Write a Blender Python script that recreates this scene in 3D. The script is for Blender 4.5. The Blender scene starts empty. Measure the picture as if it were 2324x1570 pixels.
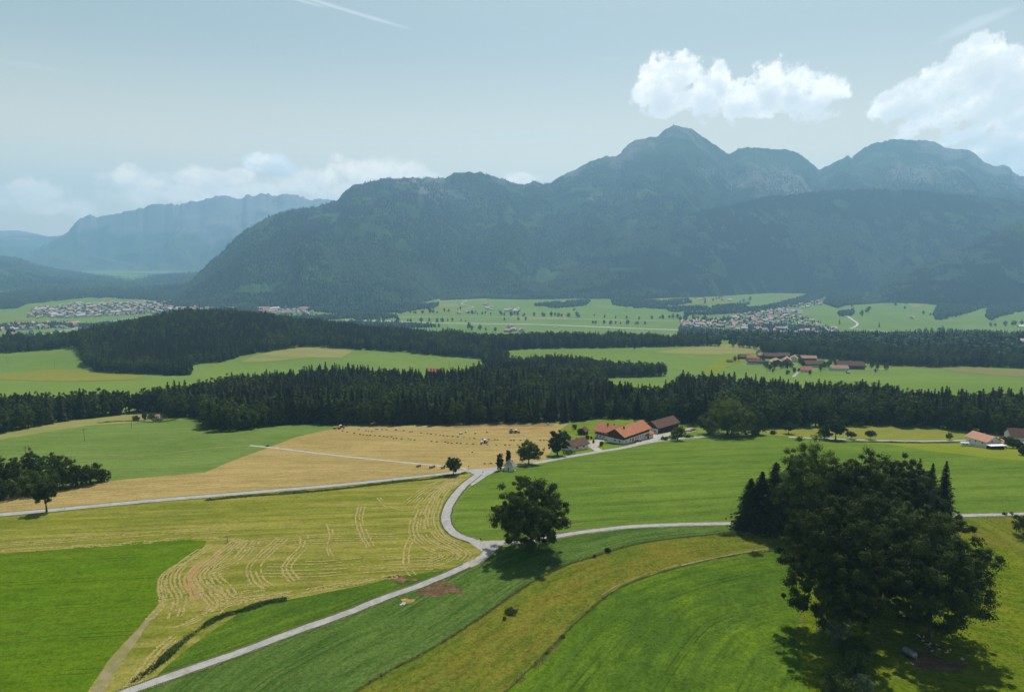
import bpy, math, random
import numpy as np
from mathutils import Vector, Matrix
from mathutils.geometry import delaunay_2d_cdt
R_ = math.radians
scene = bpy.context.scene
COL = scene.collection
# ------------------------------------------------------------------ camera, sky, sun, exposure
CAM_H = 110.0
FPX, CU, CV = 1549.0, 1162.0, 785.0          # focal length and centre in a 2324 x 1570 frame
PITCH = R_(7.9)
cam_d = bpy.data.cameras.new('camera'); cam = bpy.data.objects.new('camera', cam_d); COL.objects.link(cam)
cam.location = (0, 0, CAM_H); cam.rotation_euler = (R_(90) - PITCH, 0, 0)
cam_d.sensor_width = 36.0; cam_d.lens = 36.0 * FPX / 2324.0
cam_d.clip_start = 1.0; cam_d.clip_end = 120000.0
scene.camera = cam
SUN_EL, SUN_AZ = R_(57), R_(20)              # azimuth measured from +Y (view direction) towards +X
SUN_DIR = Vector((math.sin(SUN_AZ)*math.cos(SUN_EL), math.cos(SUN_AZ)*math.cos(SUN_EL), math.sin(SUN_EL)))
sd = bpy.data.lights.new('sun', 'SUN'); sun = bpy.data.objects.new('sun', sd); COL.objects.link(sun)
sd.energy = 5.0; sd.angle = R_(0.53); sd.color = (1.0, 0.94, 0.84)
sun.rotation_euler = SUN_DIR.to_track_quat('Z', 'Y').to_euler(); sun.location = (0, 0, 400)
scene.view_settings.view_transform = 'Standard'; scene.view_settings.look = 'None'
scene.view_settings.exposure = EXPOSURE = 0.20; scene.view_settings.gamma = 1.0
scene.view_settings.use_curve_mapping = False
scene.cycles.use_denoising = True; scene.cycles.use_adaptive_sampling = False
scene.cycles.max_bounces = 5; scene.cycles.diffuse_bounces = 3; scene.cycles.glossy_bounces = 2
scene.cycles.volume_bounces = 1; scene.cycles.transparent_max_bounces = 8; scene.cycles.transmission_bounces = 3
scene.cycles.sample_clamp_indirect = 4.0

def nn(nt, typ, **kw):
    n = nt.nodes.new(typ)
    for k, v in kw.items():
        if k.startswith('i_'):
            key = k[2:]
            n.inputs[int(key) if key.isdigit() else key.replace('_', ' ')].default_value = v
        else: setattr(n, k, v)
    return n
def math_n(nt, op, a, b=None, c=None, clamp=False):
    n = nt.nodes.new('ShaderNodeMath'); n.operation = op; n.use_clamp = clamp
    for i, x in enumerate((a, b, c)):
        if x is None: continue
        if isinstance(x, (int, float)): n.inputs[i].default_value = x
        else: nt.links.new(x, n.inputs[i])
    return n.outputs[0]
def mix_c(nt, fac, a, b, blend='MIX'):
    n = nt.nodes.new('ShaderNodeMix'); n.data_type = 'RGBA'; n.blend_type = blend
    for sock, x in ((n.inputs[0], fac), (n.inputs[6], a), (n.inputs[7], b)):
        if isinstance(x, (int, float)): sock.default_value = x
        elif isinstance(x, (tuple, list)): sock.default_value = (*x[:3], 1.0)
        else: nt.links.new(x, sock)
    return n.outputs[2]
def smooth(nt, x, lo, hi, o0=0.0, o1=1.0):
    n = nt.nodes.new('ShaderNodeMapRange'); n.interpolation_type = 'SMOOTHSTEP'
    for i, v in enumerate((x, lo, hi, o0, o1)):
        if isinstance(v, (int, float)): n.inputs[i].default_value = v
        else: nt.links.new(v, n.inputs[i])
    return n.outputs[0]

def pix_dir(u, v):
    sp, cp = math.sin(PITCH), math.cos(PITCH)
    u = np.asarray(u, float); v = np.asarray(v, float)
    return np.stack([u - CU, FPX*cp - (v - CV)*sp, -FPX*sp - (v - CV)*cp], -1)

# ---- sky: Nishita sky, with the day's cumulus and cirrus streaks laid in it by direction
world = bpy.data.worlds.new("World"); scene.world = world; world.use_nodes = True
wt = world.node_tree; wt.nodes.clear()
sky = nn(wt, 'ShaderNodeTexSky', sky_type='NISHITA'); sky.sun_disc = False
sky.sun_elevation = SUN_EL; sky.sun_rotation = SUN_AZ; sky.altitude = 600
sky.air_density = 1.0; sky.dust_density = 2.2; sky.ozone_density = 1.2
tc = nn(wt, 'ShaderNodeTexCoord')
sep = nn(wt, 'ShaderNodeSeparateXYZ'); wt.links.new(tc.outputs['Generated'], sep.inputs[0])
X, Y, Z = sep.outputs
az = math_n(wt, 'ARCTAN2', X, Y)                                  # azimuth, radians
el = math_n(wt, 'ARCSINE', Z)                                     # elevation, radians
def deg(u, v):
    d = pix_dir(u, v); d = d/np.linalg.norm(d)
    return math.atan2(d[0], d[1]), math.asin(d[2])
ncoord = nn(wt, 'ShaderNodeCombineXYZ'); wt.links.new(az, ncoord.inputs[0]); wt.links.new(el, ncoord.inputs[1])
def noise(scale, detail, rough, sy=1.0, off=(0, 0, 0), dist=0.0):
    m = nn(wt, 'ShaderNodeMapping'); wt.links.new(ncoord.outputs[0], m.inputs[0])
    m.inputs['Scale'].default_value = (1, sy, 1); m.inputs['Location'].default_value = off
    n = nn(wt, 'ShaderNodeTexNoise', i_Scale=scale, i_Detail=detail, i_Roughness=rough, i_Distortion=dist)
    wt.links.new(m.outputs[0], n.inputs['Vector']); return n.outputs['Fac']
def blob(u, v, ru, rv, rot=0.0):
    """soft elliptical bump, 1 in the middle and 0 at the rim, by sky direction"""
    a0, e0 = deg(u, v); ra, re = ru/FPX, rv/FPX
    dx = math_n(wt, 'SUBTRACT', az, a0); dy = math_n(wt, 'SUBTRACT', el, e0)
    c, s = math.cos(rot), math.sin(rot)
    x = math_n(wt, 'DIVIDE', math_n(wt, 'ADD', math_n(wt, 'MULTIPLY', dx, c), math_n(wt, 'MULTIPLY', dy, s)), ra)
    y = math_n(wt, 'DIVIDE', math_n(wt, 'SUBTRACT', math_n(wt, 'MULTIPLY', dy, c), math_n(wt, 'MULTIPLY', dx, s)), re)
    r = math_n(wt, 'SQRT', math_n(wt, 'ADD', math_n(wt, 'MULTIPLY', x, x), math_n(wt, 'MULTIPLY', y, y)))
    return math_n(wt, 'SUBTRACT', 1.0, r)
def union(bs):
    o = bs[0]
    for b in bs[1:]:
        n = nn(wt, 'ShaderNodeMath', operation='SMOOTH_MAX'); wt.links.new(o, n.inputs[0]); wt.links.new(b, n.inputs[1]); n.inputs[2].default_value = 0.25
        o = n.outputs[0]
    return o
CUM = [ # cumulus lobes (u, v, radius u, radius v, tilt)
 (1495,205,78,52,0),(1550,172,52,52,0.2),(1600,215,80,48,0),(1636,185,28,44,0.2),(1690,222,80,50,0),(1745,196,62,52,0),(1800,205,72,56,0),(1868,215,62,44,0),(1900,205,45,22,-.3),(1700,250,60,26,-.2),
 (2235,150,82,60,.5),(2160,190,105,48,.45),(2295,180,80,68,0),(2060,232,105,30,.32),(2230,235,165,58,.25),(2340,260,120,60,0),(2290,318,150,34,.35),(2200,300,90,16,.35),(2335,375,80,34,.3),(2240,352,80,12,.35),
 (612,370,56,26,0),(600,376,40,20,0)]
CUM_LOW = [(735,408,70,30,0),(825,392,85,40,.1),(880,400,110,38,0),(790,430,140,30,0),(960,405,60,22,0),(1190,405,48,20,0),
 (272,405,52,26,0),(310,418,90,22,0),(470,405,100,24,0),(545,400,50,20,0),(430,440,200,30,0),(140,470,70,26,0),(600,435,90,30,0),(60,440,110,26,0)]
n1 = noise(17, 9, 0.60); n1b = noise(17, 9, 0.60, off=(0.0, 0.012, 0)); n2 = noise(5.5, 6, 0.55, off=(3, 1, 0))
nf = noise(48, 6, 0.62, off=(1, 2, 0)); 
def cloud(bs, gain, w, lo, hi, nz):
    f = union([blob(*b) for b in bs])
    n = math_n(wt, 'ADD', math_n(wt, 'MULTIPLY', math_n(wt, 'SUBTRACT', nz, 0.5), w), math_n(wt, 'MULTIPLY', math_n(wt, 'SUBTRACT', nf, 0.5), w*.42))
    d = math_n(wt, 'ADD', math_n(wt, 'MULTIPLY', f, gain), n)
    return smooth(wt, d, lo, hi), d
cA, dA = cloud(CUM, 1.0, 2.7, 0.02, 0.34, n1)
_, dUp = cloud([(u, v+26, ru*.9, rv, r_) for u, v, ru, rv, r_ in CUM], 1.0, 2.2, 0.0, 0.42, n1b)
cB, dB = cloud(CUM_LOW, 0.95, 2.6, 0.0, 0.55, n1)
# thin streaks: contrail at the top, cirrus bands over the left range
streak_n = noise(9, 5, 0.6, sy=6)
def streak(u, v, ru, rv, rot, k):
    b = blob(u, v, ru, rv, rot)
    return math_n(wt, 'MULTIPLY', smooth(wt, math_n(wt, 'ADD', b, math_n(wt, 'MULTIPLY', math_n(wt, 'SUBTRACT', streak_n, 0.5), 0.9)), 0.0, 0.7), k)
ST = [(800,28,170,5,-.20,.55),(690,4,60,4,-.16,.4),(930,316,520,9,.02,.30),(1250,308,300,6,.0,.25),(600,322,200,8,.0,.16),(700,356,380,6,.03,.22),(50,146,110,6,-.06,.16),(2200,62,80,12,.3,.5),(2215,50,30,10,.3,.4),(1385,134,30,4,-.05,.2),(2150,330,120,10,.35,.4),(300,380,420,60,0,.18)]
so = None
for s in ST:
    x = streak(*s); so = x if so is None else math_n(wt, 'MAXIMUM', so, x)
hz = smooth(wt, el, 0.30, 0.0)                                   # the air whitens towards the horizon
veil = nn(wt, 'ShaderNodeMix'); 
SKY_S = 0.078
skyc = mix_c(wt, math_n(wt, 'MULTIPLY', hz, 0.88), sky.outputs[0], (15.5, 13.0, 10.0))
lowsky = smooth(wt, el, 0.85, 0.36)
skyc = mix_c(wt, math_n(wt, 'MULTIPLY', lowsky, 0.30), skyc, (5.6, 7.4, 7.6))
skyc = mix_c(wt, lowsky, mix_c(wt, 1.0, skyc, (.80, .80, .80), 'MULTIPLY'), mix_c(wt, 1.0, skyc, (1.27, 1.15, .93), 'MULTIPLY'))
# the lit tops and the shaded bellies of the cumulus: density falling off towards the sun side reads bright
shade = smooth(wt, math_n(wt, 'SUBTRACT', n1, n1b), -0.10, 0.10, 0.0, 1.0)
belly = smooth(wt, dUp, 0.15, 0.95)
ccol = mix_c(wt, shade, (17.0, 16.2, 14.6), (12.2, 12.2, 11.8))
ccol = mix_c(wt, math_n(wt, 'MULTIPLY', belly, 0.75), ccol, (9.4, 9.9, 9.9))
skyc = mix_c(wt, so, skyc, (9.2, 9.9, 10.0))
skyc = mix_c(wt, math_n(wt, 'MULTIPLY', cB, 0.80), skyc, mix_c(wt, shade, (22.0, 18.6, 14.6), (17.0, 15.0, 12.4)))
skyc = mix_c(wt, math_n(wt, 'MULTIPLY', cA, 0.95), skyc, ccol)
bg = nn(wt, 'ShaderNodeBackground'); bg.inputs[1].default_value = SKY_S
wt.links.new(skyc, bg.inputs[0])
wo = nn(wt, 'ShaderNodeOutputWorld'); wt.links.new(bg.outputs[0], wo.inputs[0])
wt.nodes.remove(veil)

# ------------------------------------------------------------------ helpers
def link(o, parent=None):
    COL.objects.link(o)
    if parent is not None: o.parent = parent
    return o
def tag(o, label=None, cat=None, group=None, kind=None):
    if label: o['label'] = label
    if cat: o['category'] = cat
    if group: o['group'] = group
    if kind: o['kind'] = kind
    return o
def np_mesh(name, V, F, mat=None, attrs=None, smooth_=False, matidx=None):
    V = np.asarray(V, np.float32); me = bpy.data.meshes.new(name)
    me.vertices.add(len(V)); me.vertices.foreach_set('co', V.ravel())
    Fs = F if isinstance(F, list) else [F]
    Fs = [np.asarray(f, np.int32) for f in Fs if len(f)]
    nl = sum(f.size for f in Fs); nf = sum(len(f) for f in Fs)
    me.loops.add(nl); me.polygons.add(nf)
    me.loops.foreach_set('vertex_index', np.concatenate([f.ravel() for f in Fs]))
    tot = np.concatenate([np.full(len(f), f.shape[1], np.int32) for f in Fs])
    start = np.concatenate([[0], np.cumsum(tot)[:-1]]).astype(np.int32)
    me.polygons.foreach_set('loop_start', start); me.polygons.foreach_set('loop_total', tot)
    if matidx is not None: me.polygons.foreach_set('material_index', np.asarray(matidx, np.int32))
    me.polygons.foreach_set('use_smooth', np.full(nf, smooth_, bool))
    for k, a in (attrs or {}).items():
        a = np.asarray(a, np.float32)
        if a.ndim == 1:
            at = me.attributes.new(k, 'FLOAT', 'POINT'); at.data.foreach_set('value', a)
        else:
            at = me.attributes.new(k, 'FLOAT_VECTOR', 'POINT'); at.data.foreach_set('vector', a.ravel())
    if mat is not None:
        for m in (mat if isinstance(mat, (list, tuple)) else [mat]): me.materials.append(m)
    me.update(calc_edges=True)
    return me
def np_obj(name, V, F, mat=None, parent=None, **kw):
    return link(bpy.data.objects.new(name, np_mesh(name, V, F, mat, **kw)), parent)
def empty(name, loc, rz=0.0, s=1.0):
    o = bpy.data.objects.new(name, None); o.empty_display_size = 0.5
    o.location = loc; o.rotation_euler = (0, 0, rz); o.scale = (s, s, s); COL.objects.link(o); return o
def copy_tree(o, parent=None):
    c = o.copy(); COL.objects.link(c)
    if parent is not None: c.parent = parent
    for ch in list(o.children): copy_tree(ch, c)
    return c

# value noise in numpy
_rng = np.random.RandomState(7)
_T = _rng.rand(256, 256)
def vnoise(x, y):
    xi = np.floor(x).astype(int); yi = np.floor(y).astype(int); fx = x - xi; fy = y - yi
    fx = fx*fx*(3-2*fx); fy = fy*fy*(3-2*fy)
    g = lambda a, b: _T[a & 255, b & 255]
    return (g(xi, yi)*(1-fx) + g(xi+1, yi)*fx)*(1-fy) + (g(xi, yi+1)*(1-fx) + g(xi+1, yi+1)*fx)*fy
def fbm(x, y, o=4, g=0.5):
    s = 0; a = 1; t = 0
    for k in range(o):
        s = s + a*vnoise(x*2**k + 17.3*k, y*2**k + 5.1*k); t += a; a *= g
    return s/t
def ridged(x, y, o=4, g=0.5):
    s = 0; a = 1; t = 0
    for k in range(o):
        s = s + a*(1 - np.abs(2*vnoise(x*2**k + 11.7*k, y*2**k + 3.3*k) - 1)); t += a; a *= g
    return s/t

# ------------------------------------------------------------------ terrain height
PROF = np.array([(-30000,4),(0,3),(230,0),(300,-2),(332,-4),(451,-19),(520,-24),(600,-34),(700,-42),(800,-47),(900,-62),(1000,-74),
    (1150,-80),(1500,-86),(1650,-100),(2000,-170),(2350,-200),(200000,-200)], float)
_py = np.arange(-200, 3000, 2.0); _pz = np.interp(_py, PROF[:, 0], PROF[:, 1])
_k = np.exp(-0.5*(np.arange(-40, 41)*2/28.0)**2); _k /= _k.sum()
_pz = np.convolve(np.pad(_pz, 40, mode='edge'), _k, 'valid')
HUMPS = [ # x, y, sx-, sx+, sy, height
 (-690, 1480, 125, 215, 230, 50),      # wooded hill on the left
 (-190, 455, 70, 60, 34, 3.0),(-330, 420, 80, 80, 40, 2.0),  # low swells added to vary how light falls on the fields
 (150, 285, 60, 80, 45, 2.2),(215, 395, 60, 90, 28, 3.0),
 (20, 148, 45, 45, 18, 1.6),(-70, 235, 55, 45, 30, 1.2),
 (560, 700, 120, 200, 90, 3),(-420, 640, 160, 160, 70, -5)]
def H(x, y):
    x = np.asarray(x, float); y = np.asarray(y, float)
    z = np.interp(y, _py, _pz)
    for hx, hy, s0, s1, sy, a in HUMPS:
        sx = np.where(x < hx, s0, s1)
        z = z + a*np.exp(-0.5*((x-hx)/sx)**2 - 0.5*((y-hy)/sy)**2)
    w = np.clip((y-2200)/1500, 0, 1)
    z = z + w*(fbm(x/420.0, y/420.0, 2)-0.5)*10
    return z
def P(u, v, z_off=0.0):
    """the point of the terrain seen at (u, v)"""
    u = np.atleast_1d(np.asarray(u, float)); v = np.atleast_1d(np.asarray(v, float))
    d = pix_dir(u, v); ts = np.concatenate([np.linspace(0.05, 1.2, 460), np.linspace(1.21, 16, 500)])
    out = np.zeros((len(u), 3))
    px = d[:, 0:1]*ts; py = d[:, 1:2]*ts; pz = CAM_H + d[:, 2:3]*ts
    below = pz < H(px, py)
    idx = np.where(below.any(1), below.argmax(1), len(ts)-1); idx = np.maximum(idx, 1)
    lo = ts[idx-1]; hi = ts[idx]
    for _ in range(24):
        m = (lo+hi)/2; b = CAM_H + d[:, 2]*m < H(d[:, 0]*m, d[:, 1]*m)
        hi = np.where(b, m, hi); lo = np.where(b, lo, m)
    t = hi; out[:, 0] = d[:, 0]*t; out[:, 1] = d[:, 1]*t
    out[:, 2] = H(out[:, 0], out[:, 1]) + z_off
    return out
def P1(u, v): return P([u], [v])[0]
def px_size(p):   # metres per pixel of the 2324-wide frame at point p
    return (p[1]*math.cos(PITCH) - (p[2]-CAM_H)*math.sin(PITCH))/FPX
# ------------------------------------------------------------------ surface materials
def new_mat(name):
    m = bpy.data.materials.new(name); m.use_nodes = True; nt = m.node_tree; nt.nodes.clear()
    out = nn(nt, 'ShaderNodeOutputMaterial'); b = nn(nt, 'ShaderNodeBsdfPrincipled')
    b.inputs['Roughness'].default_value = 0.9; b.inputs['Specular IOR Level'].default_value = 0.15
    nt.links.new(b.outputs[0], out.inputs[0]); return m, nt, b
def tex(nt, vec, scale, detail=4, rough=0.55, sc=(1, 1, 1), dist=0.0):
    mp = nn(nt, 'ShaderNodeMapping'); mp.inputs['Scale'].default_value = sc; nt.links.new(vec, mp.inputs[0])
    n = nn(nt, 'ShaderNodeTexNoise', i_Scale=scale, i_Detail=detail, i_Roughness=rough, i_Distortion=dist)
    nt.links.new(mp.outputs[0], n.inputs['Vector']); return n.outputs['Fac']
def field_mat(name, c0, c1, c2=None, patch=0.02, row=0.6, row_k=0.5, row_w=1.0, speck=0.5, bump=0.4, big=0.5, tram=0.0):
    """c0/c1: two tones mixed by patches, c2: tone of the mowing rows. 'rows' attribute = (across, along, 0) in metres"""
    m, nt, b = new_mat(name); b.inputs['Specular IOR Level'].default_value = 0.0
    g = nn(nt, 'ShaderNodeNewGeometry').outputs['Position']
    at = nn(nt, 'ShaderNodeAttribute', attribute_name='rows').outputs['Vector']
    big_n = tex(nt, g, patch, 5, 0.6)
    col = mix_c(nt, smooth(nt, big_n, 0.5-0.16/big*0.5, 0.5+0.16/big*0.5), c0, c1)
    r1 = tex(nt, at, row, 3, 0.6, sc=(1, 0.05, 1)); r2 = tex(nt, at, row*0.42, 3, 0.6, sc=(1, 0.02, 1))
    rr = math_n(nt, 'ADD', math_n(nt, 'MULTIPLY', r1, 0.45), math_n(nt, 'MULTIPLY', r2, 0.55))
    rf = smooth(nt, rr, 0.5-0.07*row_w, 0.5+0.07*row_w)
    col = mix_c(nt, math_n(nt, 'MULTIPLY', rf, row_k), col, c2 or c1)
    if tram:
        sx = nn(nt, 'ShaderNodeSeparateXYZ'); nt.links.new(at, sx.inputs[0]); fr = math_n(nt, 'PINGPONG', math_n(nt, 'ADD', sx.outputs[0], 4.0), 9.0)
        ln = smooth(nt, math_n(nt, 'ABSOLUTE', math_n(nt, 'SUBTRACT', fr, 1.0)), .38, .12); brk = smooth(nt, tex(nt, at, .05, 3, .6), .40, .58)
        col = mix_c(nt, math_n(nt, 'MULTIPLY', math_n(nt, 'MULTIPLY', ln, brk), tram), col, mix_c(nt, 1.0, col, (.50, .50, .62), 'MULTIPLY'))
    nf_ = tex(nt, g, 2.6, 2, 0.7); nm_ = tex(nt, g, .9, 3, 0.75); nc_ = tex(nt, at, .30, 4, 0.75, sc=(1, .25, 1))
    sp = nm_
    dk = (0.50, 0.54, 0.44); lt = (1.36, 1.30, 1.34)
    for nz_, kk in ((nf_, .55), (nm_, .75), (nc_, .6)):
        col = mix_c(nt, math_n(nt, 'MULTIPLY', smooth(nt, nz_, 0.50, 0.37), speck*kk), col, mix_c(nt, 1.0, col, dk, 'MULTIPLY'))
        col = mix_c(nt, math_n(nt, 'MULTIPLY', smooth(nt, nz_, 0.51, 0.64), speck*kk), col, mix_c(nt, 1.0, col, lt, 'MULTIPLY'))
    nt.links.new(col, b.inputs['Base Color'])
    bp = nn(nt, 'ShaderNodeBump', i_Strength=bump, i_Distance=0.35)
    hgt = math_n(nt, 'ADD', math_n(nt, 'MULTIPLY', sp, 0.7), math_n(nt, 'MULTIPLY', r1, 0.6))
    nt.links.new(hgt, bp.inputs['Height']); nt.links.new(bp.outputs[0], b.inputs['Normal'])
    return m

G = dict(
 ground = field_mat('ground_grass', (.128,.190,.040), (.100,.163,.036), (.16,.20,.052), patch=.006, row_k=.25, speck=.35, bump=.25),
 crop = field_mat('crop_green', (.052,.100,.010), (.085,.142,.010), (.046,.088,.013), patch=.04, row=.55, row_k=.6, speck=.75, bump=.6, tram=.8),
 crop_dark = field_mat('crop_dark_green', (.042,.085,.014), (.060,.108,.018), (.090,.138,.034), patch=.03, row=.5, row_k=.55, speck=.75, bump=.6, tram=.8),  # lighter row tone paints a bluish silver sheen on the crop strip
 crop_big = field_mat('crop_meadow_green', (.115,.168,.024), (.092,.150,.020), (.065,.112,.018), patch=.02, row=.24, row_k=.6, speck=.55, bump=.5, tram=.8),
 green_left = field_mat('meadow_left', (.058,.118,.005), (.078,.135,.006), (.098,.140,.012), patch=.03, row=.5, row_k=.4, speck=.65, bump=.5, tram=.8),
 hill_green = field_mat('meadow_hill', (.125,.178,.046), (.098,.150,.032), (.080,.128,.026), patch=.02, row=.22, row_k=.5, speck=.5),
 rough = field_mat('rough_pasture', (.122,.124,.016), (.080,.112,.013), (.152,.124,.024), patch=.06, row=.3, row_k=.4, speck=.8, bump=.6),
 pasture = field_mat('pasture', (.100,.135,.008), (.070,.112,.006), (.15,.15,.02), patch=.07, row=.3, row_k=.25, speck=.85, bump=.6),
 hay = field_mat('hay_meadow', (.150,.160,.022), (.118,.140,.018), (.26,.225,.062), patch=.03, row=.3, row_k=.62, row_w=1.2, speck=.6),
 tan = field_mat('hay_stubble', (.270,.205,.080), (.235,.180,.065), (.32,.245,.10), patch=.03, row=.2, row_k=.55, speck=.5),
 tan_brown = field_mat('raked_hay', (.17,.115,.045), (.24,.17,.07), (.36,.26,.10), patch=.08, row=.25, row_k=.7, row_w=.6, speck=.7),
 yellow = field_mat('yellow_meadow', (.165,.175,.030), (.15,.165,.028), (.20,.19,.042), patch=.03, row=.4, row_k=.4, speck=.45),
 lime = field_mat('lime_meadow', (.135,.180,.015), (.17,.185,.022), (.12,.16,.020), patch=.02, row=.4, row_k=.3, speck=.4),
 tan_far = field_mat('stubble_far', (.19,.195,.062), (.16,.18,.055), (.24,.215,.08), patch=.01, row=.06, row_k=.5, speck=.3),
 red_far = field_mat('bare_field_far', (.17,.155,.06), (.14,.15,.05), (.19,.17,.07), patch=.01, row=.06, row_k=.4, speck=.3),
 soil = field_mat('bare_soil', (.110,.070,.042), (.17,.115,.065), (.075,.05,.03), patch=.3, row=.6, row_k=.6, speck=.9, bump=.8),
 garden = field_mat('garden_lawn', (.10,.155,.015), (.15,.175,.025), (.09,.13,.02), patch=.08, row=.3, row_k=.2, speck=.6),
)
def plain_mat(name, c, rough=.85, var=.25, scale=2.0, c2=None, metal=0.0, spec=.2, stretch=(1, 1, 1)):
    m, nt, b = new_mat(name)
    tcn = nn(nt, 'ShaderNodeTexCoord').outputs['Object']
    n = tex(nt, tcn, scale, 5, .65, sc=stretch)
    dark = tuple(x*(1-var) for x in c); lite = c2 or tuple(min(1, x*(1+var)) for x in c)
    nt.links.new(mix_c(nt, smooth(nt, n, .32, .68), dark, lite), b.inputs['Base Color'])
    b.inputs['Roughness'].default_value = rough; b.inputs['Metallic'].default_value = metal
    b.inputs['Specular IOR Level'].default_value = spec
    return m
def world_mat(name, c, c2, scale=.4, fine=6., rough=.9):
    m, nt, b = new_mat(name); g = nn(nt, 'ShaderNodeNewGeometry').outputs['Position']
    a = tex(nt, g, scale, 4, .6); f = tex(nt, g, fine, 3, .7)
    k = math_n(nt, 'ADD', math_n(nt, 'MULTIPLY', a, .65), math_n(nt, 'MULTIPLY', f, .35))
    cc = mix_c(nt, smooth(nt, k, .40, .60), c, c2); pz = tex(nt, g, scale*.35, 3, .8)
    cc = mix_c(nt, math_n(nt, 'MULTIPLY', smooth(nt, pz, .56, .66), .35), cc, mix_c(nt, 1.0, cc, (.68, .68, .66), 'MULTIPLY'))
    nt.links.new(cc, b.inputs['Base Color']); b.inputs['Roughness'].default_value = rough; return m
M_ASPH = world_mat('asphalt_pale', (.245,.24,.23), (.315,.31,.30), .35, 2.)
M_GRAVEL = world_mat('gravel', (.27,.25,.21), (.36,.335,.29), .3, 3.)
M_TRACK = world_mat('dirt_track', (.24,.19,.11), (.16,.155,.05), .3, 2.)
M_ROADFAR = world_mat('road_far', (.38,.37,.35), (.45,.44,.42), .02, .3)
M_KERB = world_mat('road_verge', (.17,.16,.07), (.30,.27,.17), .5, 2.)
M_SWATH = world_mat('straw', (.38,.31,.13), (.48,.40,.19), .3, 3.)

# ------------------------------------------------------------------ terrain sheet
def build_ground():
    a1 = np.radians(np.arange(-48, 48.01, 0.16)); a2 = np.radians(np.concatenate([np.arange(-180, -48, 4), a1*0+0][:1]))
    a3 = np.radians(np.arange(52, 180.1, 4)); ang = np.concatenate([a2, a1, a3])
    r = np.concatenate([[0.0, 20, 40], np.geomspace(60, 22000, 500)])
    A, Rr = np.meshgrid(ang, r); x = np.clip(Rr*np.sin(A), -16900, 16900); y = np.clip(Rr*np.cos(A), -2900, 18400); z = H(x, y)
    V = np.stack([x, y, z], -1).reshape(-1, 3); nA = len(ang); nR = len(r)
    i, j = np.meshgrid(np.arange(nR-1), np.arange(nA-1), indexing='ij'); b = (i*nA+j).ravel()
    F = np.stack([b, b+1, b+nA+1, b+nA], -1)
    rows = np.stack([V[:, 1], V[:, 0], V[:, 2]*0], -1)
    o = np_obj('ground', V, F[:, ::-1], G['ground'], attrs={'rows': rows}, smooth_=True); tag(o, kind='structure')
    return o
build_ground()

def dens(poly, step, closed=False):
    p = np.asarray(poly, float); 
    if closed: p = np.vstack([p, p[:1]])
    d = np.r_[0, np.cumsum(np.hypot(*np.diff(p, axis=0).T))]; n = max(2, int(d[-1]/step)+1)
    t = np.linspace(0, d[-1], n); q = np.stack([np.interp(t, d, p[:, k]) for k in range(p.shape[1])], -1)
    return q[:-1] if closed else q
def spline(pts, n=10):
    """Catmull-Rom through pts"""
    p = np.asarray(pts, float); p = np.vstack([2*p[0]-p[1], p, 2*p[-1]-p[-2]]); out = []
    for i in range(1, len(p)-2):
        for t in np.linspace(0, 1, n, endpoint=False):
            out.append(0.5*((2*p[i]) + (-p[i-1]+p[i+1])*t + (2*p[i-1]-5*p[i]+4*p[i+1]-p[i+2])*t*t + (-p[i-1]+3*p[i]-3*p[i+1]+p[i+2])*t**3))
    out.append(p[-2]); return np.array(out)
def inside(px, py, poly):
    c = np.zeros(len(px), bool); n = len(poly); x1, y1 = poly[-1]
    for k in range(n):
        x2, y2 = poly[k]
        cond = ((y2 > py) != (y1 > py))
        with np.errstate(divide='ignore', invalid='ignore'):
            c ^= cond & (px < (x1-x2)*(py-y2)/(y1-y2+1e-12)+x2)
        x1, y1 = x2, y2
    return c
def polydist(px, py, line):
    """signed distance and arc length of the nearest point of a polyline"""
    best = np.full(len(px), 1e18); sd_ = np.zeros(len(px)); al = np.zeros(len(px)); L = 0.0
    for (x1, y1), (x2, y2) in zip(line[:-1], line[1:]):
        dx, dy = x2-x1, y2-y1; l2 = dx*dx+dy*dy; l = math.sqrt(l2)+1e-9
        t = np.clip(((px-x1)*dx+(py-y1)*dy)/(l2+1e-9), 0, 1); qx = x1+t*dx; qy = y1+t*dy
        d = (px-qx)**2+(py-qy)**2; m = d < best
        best = np.where(m, d, best); s = np.sign((px-x1)*dy-(py-y1)*dx)
        sd_ = np.where(m, s*np.sqrt(d), sd_); al = np.where(m, L+t*l, al); L += l
    return sd_, al
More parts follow.
